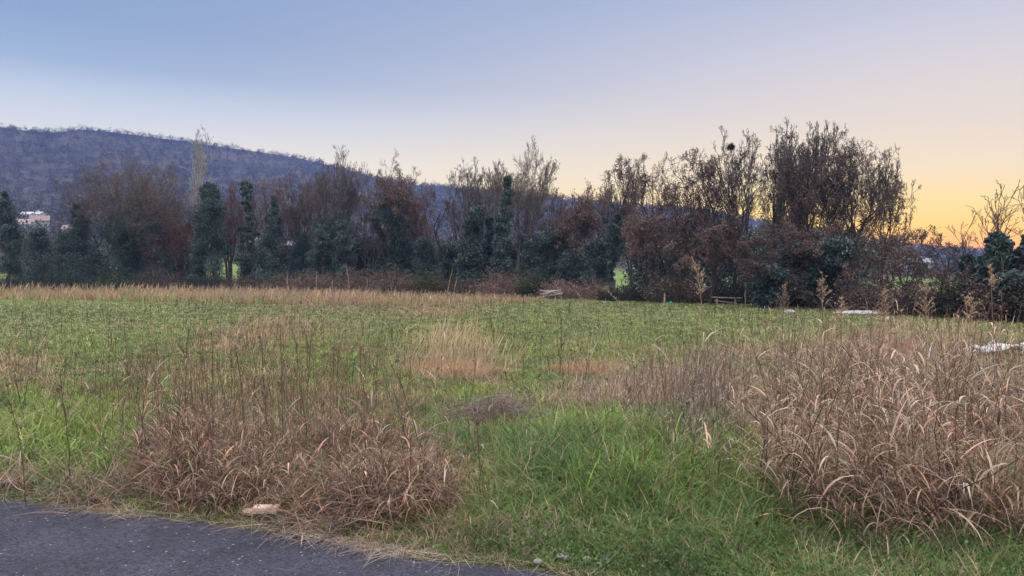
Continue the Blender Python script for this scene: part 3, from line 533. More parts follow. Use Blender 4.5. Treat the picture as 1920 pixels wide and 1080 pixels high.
# ------------------------------------------------------------------ meadow
def on_road(x, y, marg=0.0): return y < edge_y(x)+marg
def blob(px, py, cx, cy, rx, ry, p=2):
    return np.exp(-(((px-cx)/rx)**2+((py-cy)/ry)**2)**(p/2))
def fields(x, y):
    """dryness 0..1, lushness 0..1, weediness 0..1 of the sward at a ground point"""
    px, py = toimg(x, y, 0.0)
    nz1 = fbm(x, y, 2.4, 11); nz2 = fbm(x, y, .8, 12); big = fbm(x, y, 9, 13)
    dry = .13+.7*(nz1-.5)+.5*(nz2-.5)+.5*(big-.5)
    for cx, cy, rx, ry, a in ((830,688,95,24,1.0),(905,705,60,14,.7),(500,625,100,16,.8),(430,655,70,14,.7),(660,660,60,16,.4),(1080,695,60,10,.8),(830,588,110,8,.8),(1180,590,90,4,.6),(700,572,260,10,.7),
                              (20,700,110,35,.8),(280,690,140,20,.3),(1220,745,130,32,.8),(1320,720,70,40,.6),(430,760,190,60,.35),(1050,765,130,18,.6),(1540,665,260,30,.55),(1760,650,200,30,.6),(250,900,180,30,.25),(60,895,110,14,.35),
                              (620,880,330,110,.3),(780,1010,200,30,.15),(1700,860,300,140,.3),(1000,1030,140,30,.15)):
        dry = dry+a*blob(px, py, cx, cy, rx, ry)
    for cx, cy, rx, ry, a in ((1150,860,230,75,.95),(110,835,150,55,.9),(340,592,110,14,.6),(950,735,140,24,.5),(1060,600,200,26,.25),(1450,620,160,20,.6),(1300,960,250,70,.5),(700,690,60,30,.4),(820,860,50,50,.7),(40,590,160,22,.3),(600,665,60,30,.4)):
        dry = dry-a*blob(px, py, cx, cy, rx, ry)
    yb = np.interp(px, [-400, 0, 400, 700, 1000, 1080], [560, 562, 568, 576, 570, 548])
    band = smooth01(3, -4, py-yb+6*(nz1-.5))*smooth01(1120, 950, px)
    dry = np.maximum(dry, band*1.05)
    lush = blob(px, py, 1150, 865, 270, 85, 3)+.75*blob(px, py, 110, 835, 170, 60, 3)+.5*blob(px, py, 1300, 980, 400, 70, 3)+.5*blob(px, py, 820, 860, 60, 60)
    return np.clip(dry, 0, 1), np.clip(lush, 0, 1), band, px, py
def scatter(n, r0, r1, p, half=43):
    """n ground points, density falling with distance: pdf(r) ~ r**-p"""
    u = rng.random(n); q = 1-p
    r = (r0**q+u*(r1**q-r0**q))**(1/q); a = rng.uniform(-R(half), R(half), n)
    x, y = r*np.sin(a), r*np.cos(a); k = ~on_road(x, y, .02); return x[k], y[k], r[k]
def tree_line(px): return np.interp(px, [-500, 0, 1035, 1350, 1600, 1900, 2400], [78, 74, 55, 43, 35, 27, 20])
GREEN = np.array([(.085,.17,.032), (.11,.2,.045), (.07,.14,.035), (.14,.22,.055), (.06,.11,.035)])*np.array([1.7, 1.45, 1.3])
DRYC = np.array([(.36,.25,.155), (.44,.33,.21), (.28,.19,.125), (.33,.21,.15), (.24,.17,.13)])*1.22
def sward(n, r0, r1, p, K, tuft, spread):
    nt_ = n//tuft
    x, y, r = scatter(int(nt_*1.3), r0, r1, p, 57); dry, lush, band, px, py = fields(x, y)
    k = (y < tree_line(px)+2); x, y, r, dry, lush, band, px, py = [v[k] for v in (x, y, r, dry, lush, band, px, py)]
    m_ = len(x); isd = rng.random(m_) < dry**1.1*.92; u1 = rng.random(m_); u2 = rng.random(m_); patch = fbm(x, y, 1.3, 21)
    h = .06+.11*u1+.12*(patch-.4)
    h = h*(1-.25*smooth01(10, 14, r))*(1-.55*smooth01(.5, .1, y-edge_y(x)))
    h = np.where(isd, h*1.1+.14*dry*u2, h)+lush*(.08+.26*u2)*(patch+.35)
    bh = np.interp(px, [0, 500, 1000], [1.0, .85, .35]); h = np.where(band > .4, bh*(.4+.6*u2)*(.75+.5*vnoise(x, y, 3, 5)), h)
    w = (.004+.003*u1)*(1+np.maximum(r-5, 0)*.13)*np.where(lush > .35, 1.45, 1)*np.where(isd, .75, 1)
    gc = GREEN[rng.integers(0, 5, m_)]*np.exp(rng.normal(-.04, .32, (m_, 1)))
    yel = smooth01(.42, .72, fbm(x, y, 1.7, 31))[:,None]; gc = gc*(1-yel*.55)+np.array([.25, .28, .08])*yel*.6
    bl = smooth01(.5, .8, fbm(x, y, 1.1, 33))[:,None]*.6; gc = gc*(1-bl)+np.array([.05, .12, .06])*bl
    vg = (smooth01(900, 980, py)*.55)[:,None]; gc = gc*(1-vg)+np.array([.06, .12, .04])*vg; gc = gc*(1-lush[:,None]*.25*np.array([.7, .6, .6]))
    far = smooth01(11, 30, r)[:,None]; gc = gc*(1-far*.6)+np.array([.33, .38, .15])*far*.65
    dc = DRYC[rng.integers(0, 5, m_)]*(1+rng.normal(0, .2, (m_, 1)))
    org = (blob(px, py, 830, 690, 90, 20)+blob(px, py, 1080, 695, 60, 10)+blob(px, py, 830, 588, 110, 8)+.7*blob(px, py, 500, 625, 100, 16))[:,None]
    dc = dc*(1-np.clip(org, 0, 1)*.6)+np.array([.5, .3, .12])*np.clip(org, 0, 1)*.6
    bd = (band > .4)[:,None]; dc = np.where(bd, dc*np.array([.95, .86, .8]), dc)
    gry = smooth01(.5, .75, fbm(x, y, 2.2, 41))[:,None]*.6; dc = dc*(1-gry)+np.array([.22, .18, .15])*gry
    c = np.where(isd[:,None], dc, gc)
    i = np.repeat(np.arange(m_), tuft); n = len(i)
    sp = spread*(1+r*.06)[i]*np.where(lush[i] > .35, 1.5, 1); off = rng.normal(0, 1, (n, 2))
    X_ = x[i]+off[:,0]*sp; Y_ = y[i]+off[:,1]*sp; ok_ = ~on_road(X_, Y_, -.01)
    mag = np.linalg.norm(off, axis=1)
    az = np.arctan2(off[:,0], off[:,1])+rng.normal(0, .5, n)
    lean = .12+.26*mag+np.abs(rng.normal(0, .12, n)); bend = np.abs(rng.normal(.9, .5, n))*np.where(lush[i] > .35, 1.5, 1)
    hh = np.maximum(h[i]*rng.uniform(.5, 1.25, n), .03); cc = c[i]*(1+rng.normal(0, .15, (n, 1)))
    alt = rng.random(n) < .1; cc[alt] = DRYC[rng.integers(0, 5, alt.sum())]*.9      # dead blades in every tuft
    lean = np.where(band[i] > .4, lean*.5, lean); bend = np.where(band[i] > .4, bend*.5, bend)
    q = ok_
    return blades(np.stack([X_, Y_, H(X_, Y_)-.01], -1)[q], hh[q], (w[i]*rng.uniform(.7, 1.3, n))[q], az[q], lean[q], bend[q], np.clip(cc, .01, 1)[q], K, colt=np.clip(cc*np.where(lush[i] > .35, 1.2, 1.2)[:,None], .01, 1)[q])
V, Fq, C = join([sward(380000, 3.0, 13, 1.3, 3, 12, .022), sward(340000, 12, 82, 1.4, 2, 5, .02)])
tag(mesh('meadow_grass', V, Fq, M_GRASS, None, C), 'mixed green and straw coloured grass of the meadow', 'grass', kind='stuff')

# dry flowering stems standing over the sward
x, y, r = scatter(110000, 5.5, 75, 1.3, 56); dry, lush, band, px, py = fields(x, y)
k = (rng.random(len(x)) < np.maximum(dry**1.8*np.where(r < 9, .05, np.where(r < 16, .12, .5)), .8*blob(px, py, 830, 692, 85, 16)+.6*blob(px, py, 905, 710, 50, 12))) & (y < tree_line(px)); x, y, r, dry, band, px = [v[k] for v in (x, y, r, dry, band, px)]
n = len(x); h = rng.uniform(.3, .62, n)*(.7+.5*dry); h = np.where(band > .4, np.interp(px, [0, 500, 1000], [1.25, 1.0, .45])*rng.uniform(.6, 1.08, n), h)
tf = blob(*toimg(x, y), 840, 695, 110, 26); h = h+.3*tf
c = DRYC[rng.integers(0, 5, n)]*rng.uniform(.7, 1.25, (n, 1)); c = c*(1-.5*tf[:,None])+np.array([.62, .45, .25])*.5*tf[:,None]
wp = np.array([.5, .45, .45, 1.6, .5])
V, Fq, C = blades(np.stack([x, y, H(x, y)], -1), h, .0035*(1+np.maximum(r-5, 0)*.11), rng.normal(1.2, 1.0, n), np.abs(rng.normal(.1, .22, n)), np.abs(rng.normal(.35, .35, n)), c, 4, wp=wp)
tag(mesh('straw_grass', V, Fq, M_DRY, None, C), 'thin dry flowering grass stems standing over the meadow', 'grass', kind='stuff')

# wild carrot skeletons: dark stalks with dark heads
x, y, r = scatter(1200, 9, 48, .35); _, _, _, px, py = fields(x, y); k = (y < tree_line(px)-3); x, y, r = x[k], y[k], r[k]
n = len(x); h = rng.uniform(.22, .55, n); t_ = np.linspace(0, 1, 4); dx = rng.normal(0, .06, (n, 2))
Pa = np.stack([x[:,None]+dx[:,0,None]*t_, y[:,None]+dx[:,1,None]*t_, H(x, y)[:,None]+h[:,None]*t_], -1)
a = tubes(Pa, np.full((n, 4), .002)*(1+r[:,None]*.06), 3, shade((.075,.055,.04), n, .3))
ip = np.repeat(np.arange(n), 5); q = Pa[ip,-1]+rng.normal(0, .012, (n*5, 3))*(1+r[ip]*.02)[:,None]
b_ = quads(q, .017*(1+r[ip]*.03)*rng.uniform(.6, 1.3, n*5), shade((.05,.038,.03), n*5, .3), asp=.9)
V, Fq, C = join([a, b_]); tag(mesh('seedheads', V, Fq, M_DRY, None, C), 'dark dead seedheads scattered over the meadow', 'weeds', kind='stuff')

# ------------------------------------------------------------------ dead weed tangles
def tangle(name, label, N_, region, hrange, nleaf, cols, wl=(.006, .014), ll=(.2, .5), lean=.18, litter=0.5, tipc=(.55,.47,.38), stemw=.003, dead=.25):
    """N_ leafy stalks inside a weighted region; region(px,py)->prob; leaves arch and droop"""
    xs_, ys_ = [], []; tot = 0
    while tot < N_:
        x, y, r = scatter(20000, 3.2, 14, .8, 47); px, py = toimg(x, y)
        k = rng.random(len(x)) < region(px, py, x, y); xs_.append(x[k]); ys_.append(y[k]); tot += k.sum()
    x = np.concatenate(xs_)[:N_]; y = np.concatenate(ys_)[:N_]; px, py = toimg(x, y)
    hd = vnoise(x, y, .8, 90)*12.6
    h = rng.uniform(*hrange, N_)*(.55+.75*region(px, py, x, y))*(.75+.5*vnoise(x, y, .5, 3)); z0 = H(x, y)
    K = 6; t_ = np.linspace(0, 1, K); az = hd+rng.normal(0, 1.0, N_); ln = np.abs(rng.normal(0, lean, N_)); k = rng.random(N_) < dead; ln[k] += rng.uniform(.3, 1.0, k.sum())
    Pa = np.stack([x[:,None]+np.sin(az)[:,None]*h[:,None]*np.sin(ln)[:,None]*t_**1.3, y[:,None]+np.cos(az)[:,None]*h[:,None]*np.sin(ln)[:,None]*t_**1.3, z0[:,None]+h[:,None]*t_*np.cos(ln)[:,None]], -1)
    Pa[:,1:,:2] += rng.normal(0, .012, (N_, K-1, 2))
    cs = np.asarray(cols)[rng.integers(0, len(cols), N_)]
    A = tubes(Pa, (stemw*(1-.5*t_))[None]*rng.uniform(.7, 1.4, (N_, 1)), 3, np.clip(cs*.8*rng.uniform(.5, 1.2, (N_, 1)), .01, 1))
    ip = np.repeat(np.arange(N_), nleaf); n = len(ip); tt = rng.uniform(.08, 1, n); kf = tt*(K-1); ki = np.clip(kf.astype(int), 0, K-2); fr = (kf-ki)[:,None]
    P = Pa[ip,ki]*(1-fr)+Pa[ip,ki+1]*fr
    ll_ = rng.uniform(*ll, n)*(1.1-.5*tt); w = rng.uniform(wl[0], wl[0]+.42*(wl[1]-wl[0]), n); big = rng.random(n) < .1; w[big] = wl[1]*rng.uniform(.7, 1.15, big.sum())
    c = np.asarray(cols)[rng.integers(0, len(cols), n)]*np.exp(rng.normal(-.15, .5, (n, 1)))*np.where(big, 1.35, 1)[:,None]; c = np.minimum(c, .62); ct = c*.6+np.asarray(tipc)*.4*rng.uniform(.6, 1.4, (n, 1))
    t7 = np.linspace(0, 1, 7); wp = np.array([.55, .95, 1, .9, .72, .45, .08])
    B = blades(P, ll_, w, rng.uniform(0, 2*math.pi, n), rng.uniform(.3, 1.1, n), rng.uniform(.6, 2.4, n), np.clip(c, .01, 1), 6, tw=rng.normal(0, .6, n), wp=wp, colt=np.clip(ct, .01, 1))
    nl = int(N_*nleaf*litter); i = rng.integers(0, N_, nl); P = np.stack([x[i]+rng.normal(0, .12, nl), y[i]+rng.normal(0, .12, nl), z0[i]+np.abs(rng.normal(0, .1, nl))], -1)
    c = np.asarray(cols)[rng.integers(0, len(cols), nl)]*rng.uniform(.4, 1.1, (nl, 1))
    Cc = blades(P, rng.uniform(.12, .4, nl), rng.uniform(.003, .009, nl), rng.uniform(0, 2*math.pi, nl), rng.uniform(.9, 1.7, nl), rng.normal(.2, .6, nl), np.clip(c, .01, 1), 4)
    V, Fq, C = join([A, B, Cc]); return tag(mesh(name, V, Fq, M_DRY, None, C), label, 'dry grass', kind='stuff')
PINK = [(.40,.27,.19), (.32,.20,.14), (.47,.34,.25), (.20,.13,.10), (.56,.45,.35), (.36,.20,.12), (.13,.09,.075)]; PINK = [(a_*.9, b_*.82, c_*.8) for a_, b_, c_ in PINK]
RUST = [(.34,.185,.125), (.26,.145,.10), (.42,.28,.20), (.15,.095,.075), (.36,.17,.105), (.11,.075,.06)]
GREY = [(.22,.18,.155), (.27,.22,.18), (.18,.145,.13), (.30,.23,.18)]
def reg_right(px, py, x, y):
    a = smooth01(2500, 2200, px)*(.12+1.0*smooth01(.36, .6, fbm(x, y, .8, 61)))*smooth01(1340, 1460, px+60*(vnoise(x, y, .4, 2)-.5))*smooth01(720, 760, py)*smooth01(1015, 985, py-np.interp(px, [1400, 1500, 1920], [-70, 0, 25])+25*(vnoise(x, y, .3, 6)-.5))
    hole = blob(px, py, 1880, 900, 110, 40)*.9+blob(px, py, 1400, 780, 60, 60)*.3
    return np.clip(a*(1-hole), 0, 1)
tangle('johnson_grass', 'tall tangled pinkish brown dead grass with arching leaves, right foreground', 1020, reg_right, (.3, 1.02), 12, PINK, wl=(.003, .017), ll=(.22, .58), stemw=.0035)
def reg_left(px, py, x, y):
    a = smooth01(230, 330, px+50*(vnoise(x, y, .4, 2)-.5))*smooth01(880, 700, px+110*(vnoise(x, y, .5, 8)-.5))*smooth01(815, 860, py)*(.35+.75*smooth01(.34, .58, fbm(x, y, .7, 60)))*smooth01(np.interp(px, [200, 300, 900], [945, 960, 1010]), np.interp(px, [200, 300, 900], [910, 925, 975]), py)
    return np.clip(a, 0, 1)
tangle('matted_grass', 'matted reddish brown dead grass along the road, left foreground', 1250, reg_left, (.12, .5), 9, RUST+PINK[:2]+[(.12,.08,.07),(.10,.085,.06),(.13,.17,.06)], wl=(.003, .013), ll=(.12, .38), lean=.4, litter=.9, dead=.45, tipc=(.5,.42,.34))
def reg_leftfar(px, py, x, y):
    return np.clip(blob(px, py, 500, 790, 260, 50, 3)*.9+.9*blob(px, py, 20, 715, 90, 30)+.35*blob(px, py, 190, 760, 150, 40)+.45*blob(px, py, 860, 890, 60, 90), 0, 1)
tangle('standing_weeds', 'standing thin rust coloured dead weeds behind the matted grass', 330, reg_leftfar, (.3, .85), 4, RUST, wl=(.004, .009), ll=(.1, .26), lean=.12, dead=.15)
def reg_mid(px, py, x, y):
    return np.clip(blob(px, py, 1250, 760, 110, 45, 3)*.8+blob(px, py, 1340, 800, 60, 90, 3)*.8+.4*blob(px, py, 1080, 765, 120, 22)+.6*blob(px, py, 1270, 850, 60, 40)+.7*blob(px, py, 1600, 700, 330, 24, 3), 0, 1)
tangle('grey_weeds', 'grey brown fine weed stems beside the right clump', 750, reg_mid, (.2, .55), 6, GREY, wl=(.004, .009), ll=(.1, .28), lean=.2, dead=.2)
def reg_verge(px, py, x, y):
    e = y-edge_y(x); return np.clip(smooth01(.75, .1, e)*.6*smooth01(0, .05, e)*(vnoise(x, y, .3, 4) > .35), 0, 1)*(px < 700)
tangle('verge_thatch', 'flattened dry thatch along the edge of the asphalt', 200, reg_verge, (.03, .1), 5, GREY+RUST, wl=(.003, .007), ll=(.1, .28), lean=.8, litter=2.0, dead=.8)
# thin upright reddish stems standing in and behind the matted grass
xs_ = rng.normal(0, 1, 420); px = rng.uniform(190, 790, 420); Y_ = rng.uniform(5.1, 9, 420); x = (px-960)/F*Y_; y = Y_
k = vnoise(x, y, .45, 70) > .42; x, y, px = x[k], y[k], px[k]; n = len(x); h = rng.uniform(.45, 1.15, n)*(.75+.4*blob(px, 0, 560, 0, 230, 1))
m2 = 190; p2 = rng.uniform(1200, 1960, m2); Y2 = rng.uniform(5, 9, m2); x = np.concatenate([x, (p2-960)/F*Y2]); y = np.concatenate([y, Y2]); h = np.concatenate([h, rng.uniform(.7, 1.35, m2)*np.interp(p2, [1200, 1450], [.7, 1])]); n = len(x); t_ = np.linspace(0, 1, 6); ln = rng.normal(0, .17, (n, 2))
Pa = np.stack([x[:,None]+ln[:,0,None]*h[:,None]*t_**1.5, y[:,None]+ln[:,1,None]*h[:,None]*t_**1.5, H(x, y)[:,None]+h[:,None]*t_], -1); Pa[:,1:,:2] += rng.normal(0, .006, (n, 5, 2))
cs = np.asarray([(.22,.12,.09), (.16,.10,.075), (.30,.19,.13), (.12,.08,.065)])[rng.integers(0, 4, n)]
A = tubes(Pa, np.full((n, 6), .0024)*(1-.5*t_), 3, cs)
i = rng.integers(0, n, n*16); f = rng.uniform(.62, 1, len(i))*5; ki = np.minimum(f.astype(int), 4); P = Pa[i,ki]*(1-(f-ki))[:,None]+Pa[i,ki+1]*(f-ki)[:,None]
B = blades(P, rng.uniform(.02, .1, len(i)), np.full(len(i), .0035), rng.uniform(0, 6.28, len(i)), rng.uniform(.1, .6, len(i)), rng.uniform(0, 1, len(i)), np.clip(cs[i]*rng.uniform(.8, 1.7, (len(i), 1)), .01, 1), 3)
V, Fq, C = join([A, B]); tag(mesh('weed_stems', V, Fq, M_DRY, None, C), 'thin upright rust brown weed stems over the dead grass', 'weeds', kind='stuff')
# strands lying over the asphalt edge
n = 1500; x = np.concatenate([rng.uniform(-4.5, 1.2, n//3), rng.normal(-2.75, .3, n//6), rng.normal(-1.15, .35, n//3), rng.normal(-.7, .2, n//6)]); n = len(x)
y = edge_y(x)+.05-np.abs(rng.normal(0, .07, n)); z = H(x, y)+.022
V, Fq, C = blades(np.stack([x, y, z], -1), rng.uniform(.06, .3, n), rng.uniform(.0015, .004, n), rng.normal(math.pi, 1.2, n), rng.uniform(1.42, 1.56, n), rng.normal(.0, .05, n), shade((.36,.29,.24), n, .25), 4)
tag(mesh('straw_litter', V, Fq, M_DRY, None, C), 'pale straw strands fallen over the asphalt edge', 'straw', kind='stuff')
# low broad-leaved weeds in the verge on the right
x, y, r = scatter(60000, 3.0, 6.5, 1.2, 44); px, py = toimg(x, y)
k = rng.random(len(x)) < np.clip((.85*smooth01(900, 1050, px)*smooth01(900, 960, py)+.5*blob(px, py, 940, 960, 90, 50)+.12)*(fbm(x, y, .35, 50) > .42), 0, 1); x, y = x[k], y[k]; n = len(x)
P = np.stack([x, y, H(x, y)+rng.uniform(.01, .11, n)], -1)
V, Fq, C = quads(P, rng.uniform(.01, .028, n), np.clip(np.array([(.055,.12,.04), (.07,.15,.045), (.04,.09,.04), (.12,.19,.05)])[rng.integers(0, 4, n)]*rng.uniform(.7, 1.3, (n, 1)), .01, 1), flat=.1, asp=.7)
tag(mesh('clover', V, Fq, M_GRASS, None, C), 'low dark green broad-leaved weeds in the right verge', 'weeds', kind='stuff')

# ------------------------------------------------------------------ single standing stalks
def stalk(tipx, tipy, Yd, bx, label, kind='plume', cat='dry stalk', group=None, col=(.36,.27,.2), ph=.3):
    """stalk whose tip shows at (tipx, tipy) and whose base stands below picture column bx, Yd metres away"""
    h = (HOR-tipy)/F*Yd+CH; x0 = (bx-960)/F*Yd; tx = (tipx-960)/F*Yd-x0; z0 = float(H(x0, Yd))
    o = thing({'plume': 'plumed_grass', 'thin': 'grass_stem', 'weed': 'dead_weed'}[kind], (x0, Yd, z0), label, cat, group)
    K = 10; t_ = np.linspace(0, 1, K); ty = rng.normal(0, .06)
    Pa = np.stack([tx*t_**1.8+rng.normal(0, .004, K), ty*t_**1.6, h*t_], -1)[None]
    rad_ = {'plume': .0045, 'thin': .0032, 'weed': .004}[kind]
    V, Fq, C = tubes(Pa, (rad_*(1-.65*t_))[None], 5, np.array([[c_*.7 for c_ in col]])); mesh('stem', V, Fq, M_DRY, o, C)
    def at(t): return np.stack([np.interp(t, t_, Pa[0,:,i]) for i in range(3)], -1)
    nl = {'plume': 9, 'thin': 3, 'weed': 5}[kind]
    tt = rng.uniform(.1, .75, nl)
    V, Fq, C = blades(at(tt), rng.uniform(.15, .42, nl), rng.uniform(.008, .014, nl), rng.uniform(0, 2*math.pi, nl), rng.uniform(.3, .9, nl), rng.uniform(.9, 2.3, nl), shade(col, nl, .2), 7, wp=np.array([.6,.95,1,1,.85,.65,.4,.08]), tw=rng.normal(0, .5, nl), colt=shade((.5,.42,.34), nl, .15))
    for i_ in range(nl): mesh('leaf_blade', V[i_*16:(i_+1)*16], Fq[:7], M_DRY, o, C[i_*16:(i_+1)*16])
    ax = tubes(at(np.linspace(.72, .999, 6))[None], np.full((1, 6), .0028), 4, np.array([[c_*.8 for c_ in col]]))
    if kind == 'plume':
        nb = 34; t0 = 1-ph/h*1.0; tb = t0+(1-t0)*np.sort(rng.random(nb)); P = at(tb); f = (tb-t0)/(1-t0)
        bl = ph*.5*(1-f*.8)*rng.uniform(.6, 1.2, nb); az = rng.uniform(0, 2*math.pi, nb)
        V1 = blades(P, bl, np.full(nb, .0022), az, rng.uniform(.35, .8, nb), rng.uniform(.2, 1.1, nb), shade(col, nb, .15), 5, wp=np.ones(6))
        VV = V1[0].reshape(nb, 6, 2, 3).mean(2); ns = 8
        i = np.repeat(np.arange(nb), ns); k = rng.uniform(1, 5, len(i)); ki = np.minimum(k.astype(int), 4); q = VV[i,ki]*(1-(k-ki))[:,None]+VV[i,ki+1]*(k-ki)[:,None]
        B = blades(q, rng.uniform(.012, .024, len(i)), np.full(len(i), .0034), rng.uniform(0, 6.28, len(i)), rng.uniform(.2, 1.3, len(i)), rng.uniform(0, .8, len(i)), shade([c_*1.15 for c_ in col], len(i), .2), 2, wp=np.array([.5, 1, .2]))
        V, Fq, C = join([ax, V1, B]); mesh('seed_head', V, Fq, M_DRY, o, C)
    elif kind == 'thin':
        ns = 60; q = at(rng.uniform(1-.28/h, 1, ns)); V, Fq, C = blades(q, rng.uniform(.012, .03, ns), np.full(ns, .003), rng.uniform(0, 6.28, ns), rng.uniform(.1, .35, ns), rng.uniform(0, .3, ns), shade(col, ns, .2), 2, wp=np.array([.6, 1, .2])); V, Fq, C = join([ax, (V, Fq, C)]); mesh('seed_head', V, Fq, M_DRY, o, C)
    else:
        nb = 9; P = at(rng.uniform(.45, 1, nb)); Bq = blades(P, rng.uniform(.05, .2, nb), np.full(nb, .003), rng.uniform(0, 6.28, nb), rng.uniform(.3, .6, nb), rng.uniform(-.5, .1, nb), shade(col, nb, .2), 4, wp=np.ones(5))
        E = Bq[0].reshape(nb, 5, 2, 3)[:,-1].mean(1); E = np.concatenate([E, at(np.array([1.0]))]); i = np.repeat(np.arange(len(E)), 14)
        B = quads(E[i]+rng.normal(0, .007, (len(i), 3)), rng.uniform(.008, .016, len(i)), shade([c_*.75 for c_ in col], len(i), .25), asp=.5)
        V, Fq, C = join([ax, Bq, B]); mesh('seed_head', V, Fq, M_DRY, o, C)
    return o
TAN = (.40,.29,.2); STR = (.44,.34,.25); DRK = (.13,.085,.065)
g = 'plumed grasses standing over the right clump'
for a in ((1303,490,4.9,1340,'tallest plumed grass, alone left of the plank bench and ragged with torn leaves',.26),(1476,533,5.6,1462,'dark thin plumed grass just right of the plank bench',.26),
          (1538,515,6.0,1540,'narrow upright plumed grass in front of the leaning tall tree',.25),(1582,560,5.8,1575,'short fine plumed grass before the white tarpaulin',.2),(1655,545,6.2,1650,'airy wide plumed grass right of the white tarpaulin',.3),
          (1735,530,5.6,1740,'densest pale plumed grass, between the white tarpaulin and the stone heap',.32),(1805,555,5.3,1815,'orange tinted plumed grass just left of the stone heap',.28),
          (1842,500,6.4,1870,'thin plumed grass leaning left above the stone heap',.22),(1645,600,5.0,1630,'low drooping plumed grass in front of the rusty metal sheet',.24),(1690,585,6.6,1695,'small plumed grass behind the densest pale one',.22)):
    stalk(a[0], a[1], a[2], a[3], a[4], 'plume', 'plumed grass', g, col=TAN if a[0] != 1476 else (.24,.17,.13), ph=a[5])
g = 'thin pale grass stems reaching over the far straw band'
for a in ((537,515,9,535,'leftmost of the thin pale stems that reach above the straw band'),(590,510,9,588,'thin pale upright stem before the red-leaved shrub'),(622,528,10,620,'short thin pale stem right of the red-leaved shrub'),
          (649,498,8.5,668,'bent pale stem leaning left beside the fan-topped tree foot'),(692,524,9,684,'thin pale stem below the slender dark tree'),(846,508,8,815,'left of the two pale stems crossing below the dark leafless tree'),
          (858,524,8,820,'right of the two pale stems crossing below the dark leafless tree'),(1080,545,7.5,1180,'long pale stem slanting left in front of the wide purple shrub'),(1135,545,7,1310,'longest slanting pale stem, running down to the right over the green field'),
          (1395,550,8,1402,'faint pale stem right of the plank bench'),(443,522,10,435,'faint short pale stem before the pointed ivy cone')):
    stalk(a[0], a[1], a[2], a[3], a[4], 'thin', 'grass stem', g, col=STR)
g = 'dark dead weed stems in the left foreground'
LW = [(243,700,5.9,275,'dark weed stem forming the left arm of a V, far left'),(276,668,6.0,262,'reddish weed stem forming the right arm of the left V'),(346,620,6.6,345,'dark straight weed stem, first of the row right of the V'),
      (375,632,6.4,378,'dark weed stem with rusty seed top, second of the row right of the V'),(400,625,6.2,398,'thick dark weed stem in the middle of the row'),(455,660,6.1,458,'weed stem with an orange brown feathery head'),
      (490,640,6.3,500,'dark weed stem left of the tallest left weed'),(530,612,6.2,528,'tallest dark weed stem of the left clump'),(552,618,6.0,575,'dark weed stem leaning left beside the tallest one'),
      (575,630,6.4,572,'dark weed stem with forked top right of the tallest one'),(680,655,6.0,678,'rusty red upright weed stem alone near the middle'),(680,690,5.6,682,'short rusty weed stem beside the rusty red upright one'),
      (132,700,5.6,128,'lone dark weed stem over the bright green patch at the left'),(10,760,5.0,45,'dark weed stem slanting down right at the left edge'),(745,700,5.7,790,'pale bent weed stem leaning left before the brush heap'),
      (1205,735,7.0,1150,'dark bare weed stem slanting right beyond the lush green patch'),(895,790,5.2,900,'short brown weed cluster stem left of the lush green patch')]
for a in LW: stalk(a[0], a[1], a[2], a[3], a[4], 'weed', 'dead weed', g, col=(.22,.11,.08) if 'rust' in a[4] or 'red' in a[4] else DRK)

# ------------------------------------------------------------------ brush heap
def at_px(px, py): return G(px, py)
x0, y0 = G(935, 795)
n = 950; a = rng.uniform(0, 6.28, n); rr_ = np.sqrt(rng.random(n)); P = np.stack([np.sin(a)*rr_*.6, np.cos(a)*rr_*.4, (1-rr_**1.3)*rng.random(n)**.9*.34], -1)
d = rng.normal(size=(n, 3))*np.array([.16, .12, .05]); t_ = np.linspace(-1, 1, 5)
Pa = P[:,None]+d[:,None]*t_[None,:,None]+np.array([0, 0, .02]); Pa[...,2] = np.abs(Pa[...,2]-(.05*t_**2)[None])
V, Fq, C = tubes(Pa, np.full((n, 5), .0022), 3, shade((.27,.21,.19), n, .25))
tag(mesh('brush_heap', V, Fq, M_DRY, None, C, loc=(x0, y0, float(H(x0, y0)))), 'low grey brown heap of fine dead twigs beyond the lush green patch', 'brush heap')

# ------------------------------------------------------------------ small built things
import bmesh
def box(bm, c, s, rz=0, rx=0, ry=0, bev=0):
    from mathutils import Matrix, Euler
    r = bmesh.ops.create_cube(bm, size=1, matrix=Matrix.Translation(c) @ Euler((rx, ry, rz)).to_matrix().to_4x4() @ Matrix.Diagonal((*s, 1)))
    if bev: bmesh.ops.bevel(bm, geom=[e for e in bm.edges if e.verts[0] in r['verts']], offset=bev, segments=1, affect='EDGES')
def bobj(name, bm, m_, parent=None, loc=None, rz=0):
    me = bpy.data.meshes.new(name); bm.to_mesh(me); bm.free(); me.materials.append(m_)
    o = bpy.data.objects.new(name, me); COL.objects.link(o)
    if parent is not None: o.parent = parent
    if loc is not None: o.location = loc; o.rotation_euler = (0, 0, rz)
    return o
M_WOOD = noise_mat('weathered_wood', (.30,.24,.21), (.48,.40,.35), 6, .85, .3)
M_WHITE = noise_mat('white_sheet', (.32,.32,.33), (.48,.48,.49), 5, .6, .3)
M_STONE = noise_mat('pale_stone', (.42,.40,.40), (.68,.66,.66), 7, .9, .5)
M_PEB = noise_mat('pebble', (.14,.14,.13), (.26,.25,.24), 30, .9, .4)
M_BRICK = noise_mat('pink_brick', (.42,.27,.22), (.66,.52,.46), 18, .9, .6, bdist=.004)
M_RUST = noise_mat('rust', (.09,.045,.035), (.2,.11,.08), 8, .85, .4)
M_ROOF = noise_mat('roof_tile', (.20,.15,.13), (.28,.22,.19), 1.5, .9)
M_WALL = noise_mat('rendered_wall', (.32,.31,.28), (.42,.40,.36), .4, .9)
M_WALLW = noise_mat('white_wall', (.38,.38,.41), (.5,.5,.53), .4, .8)
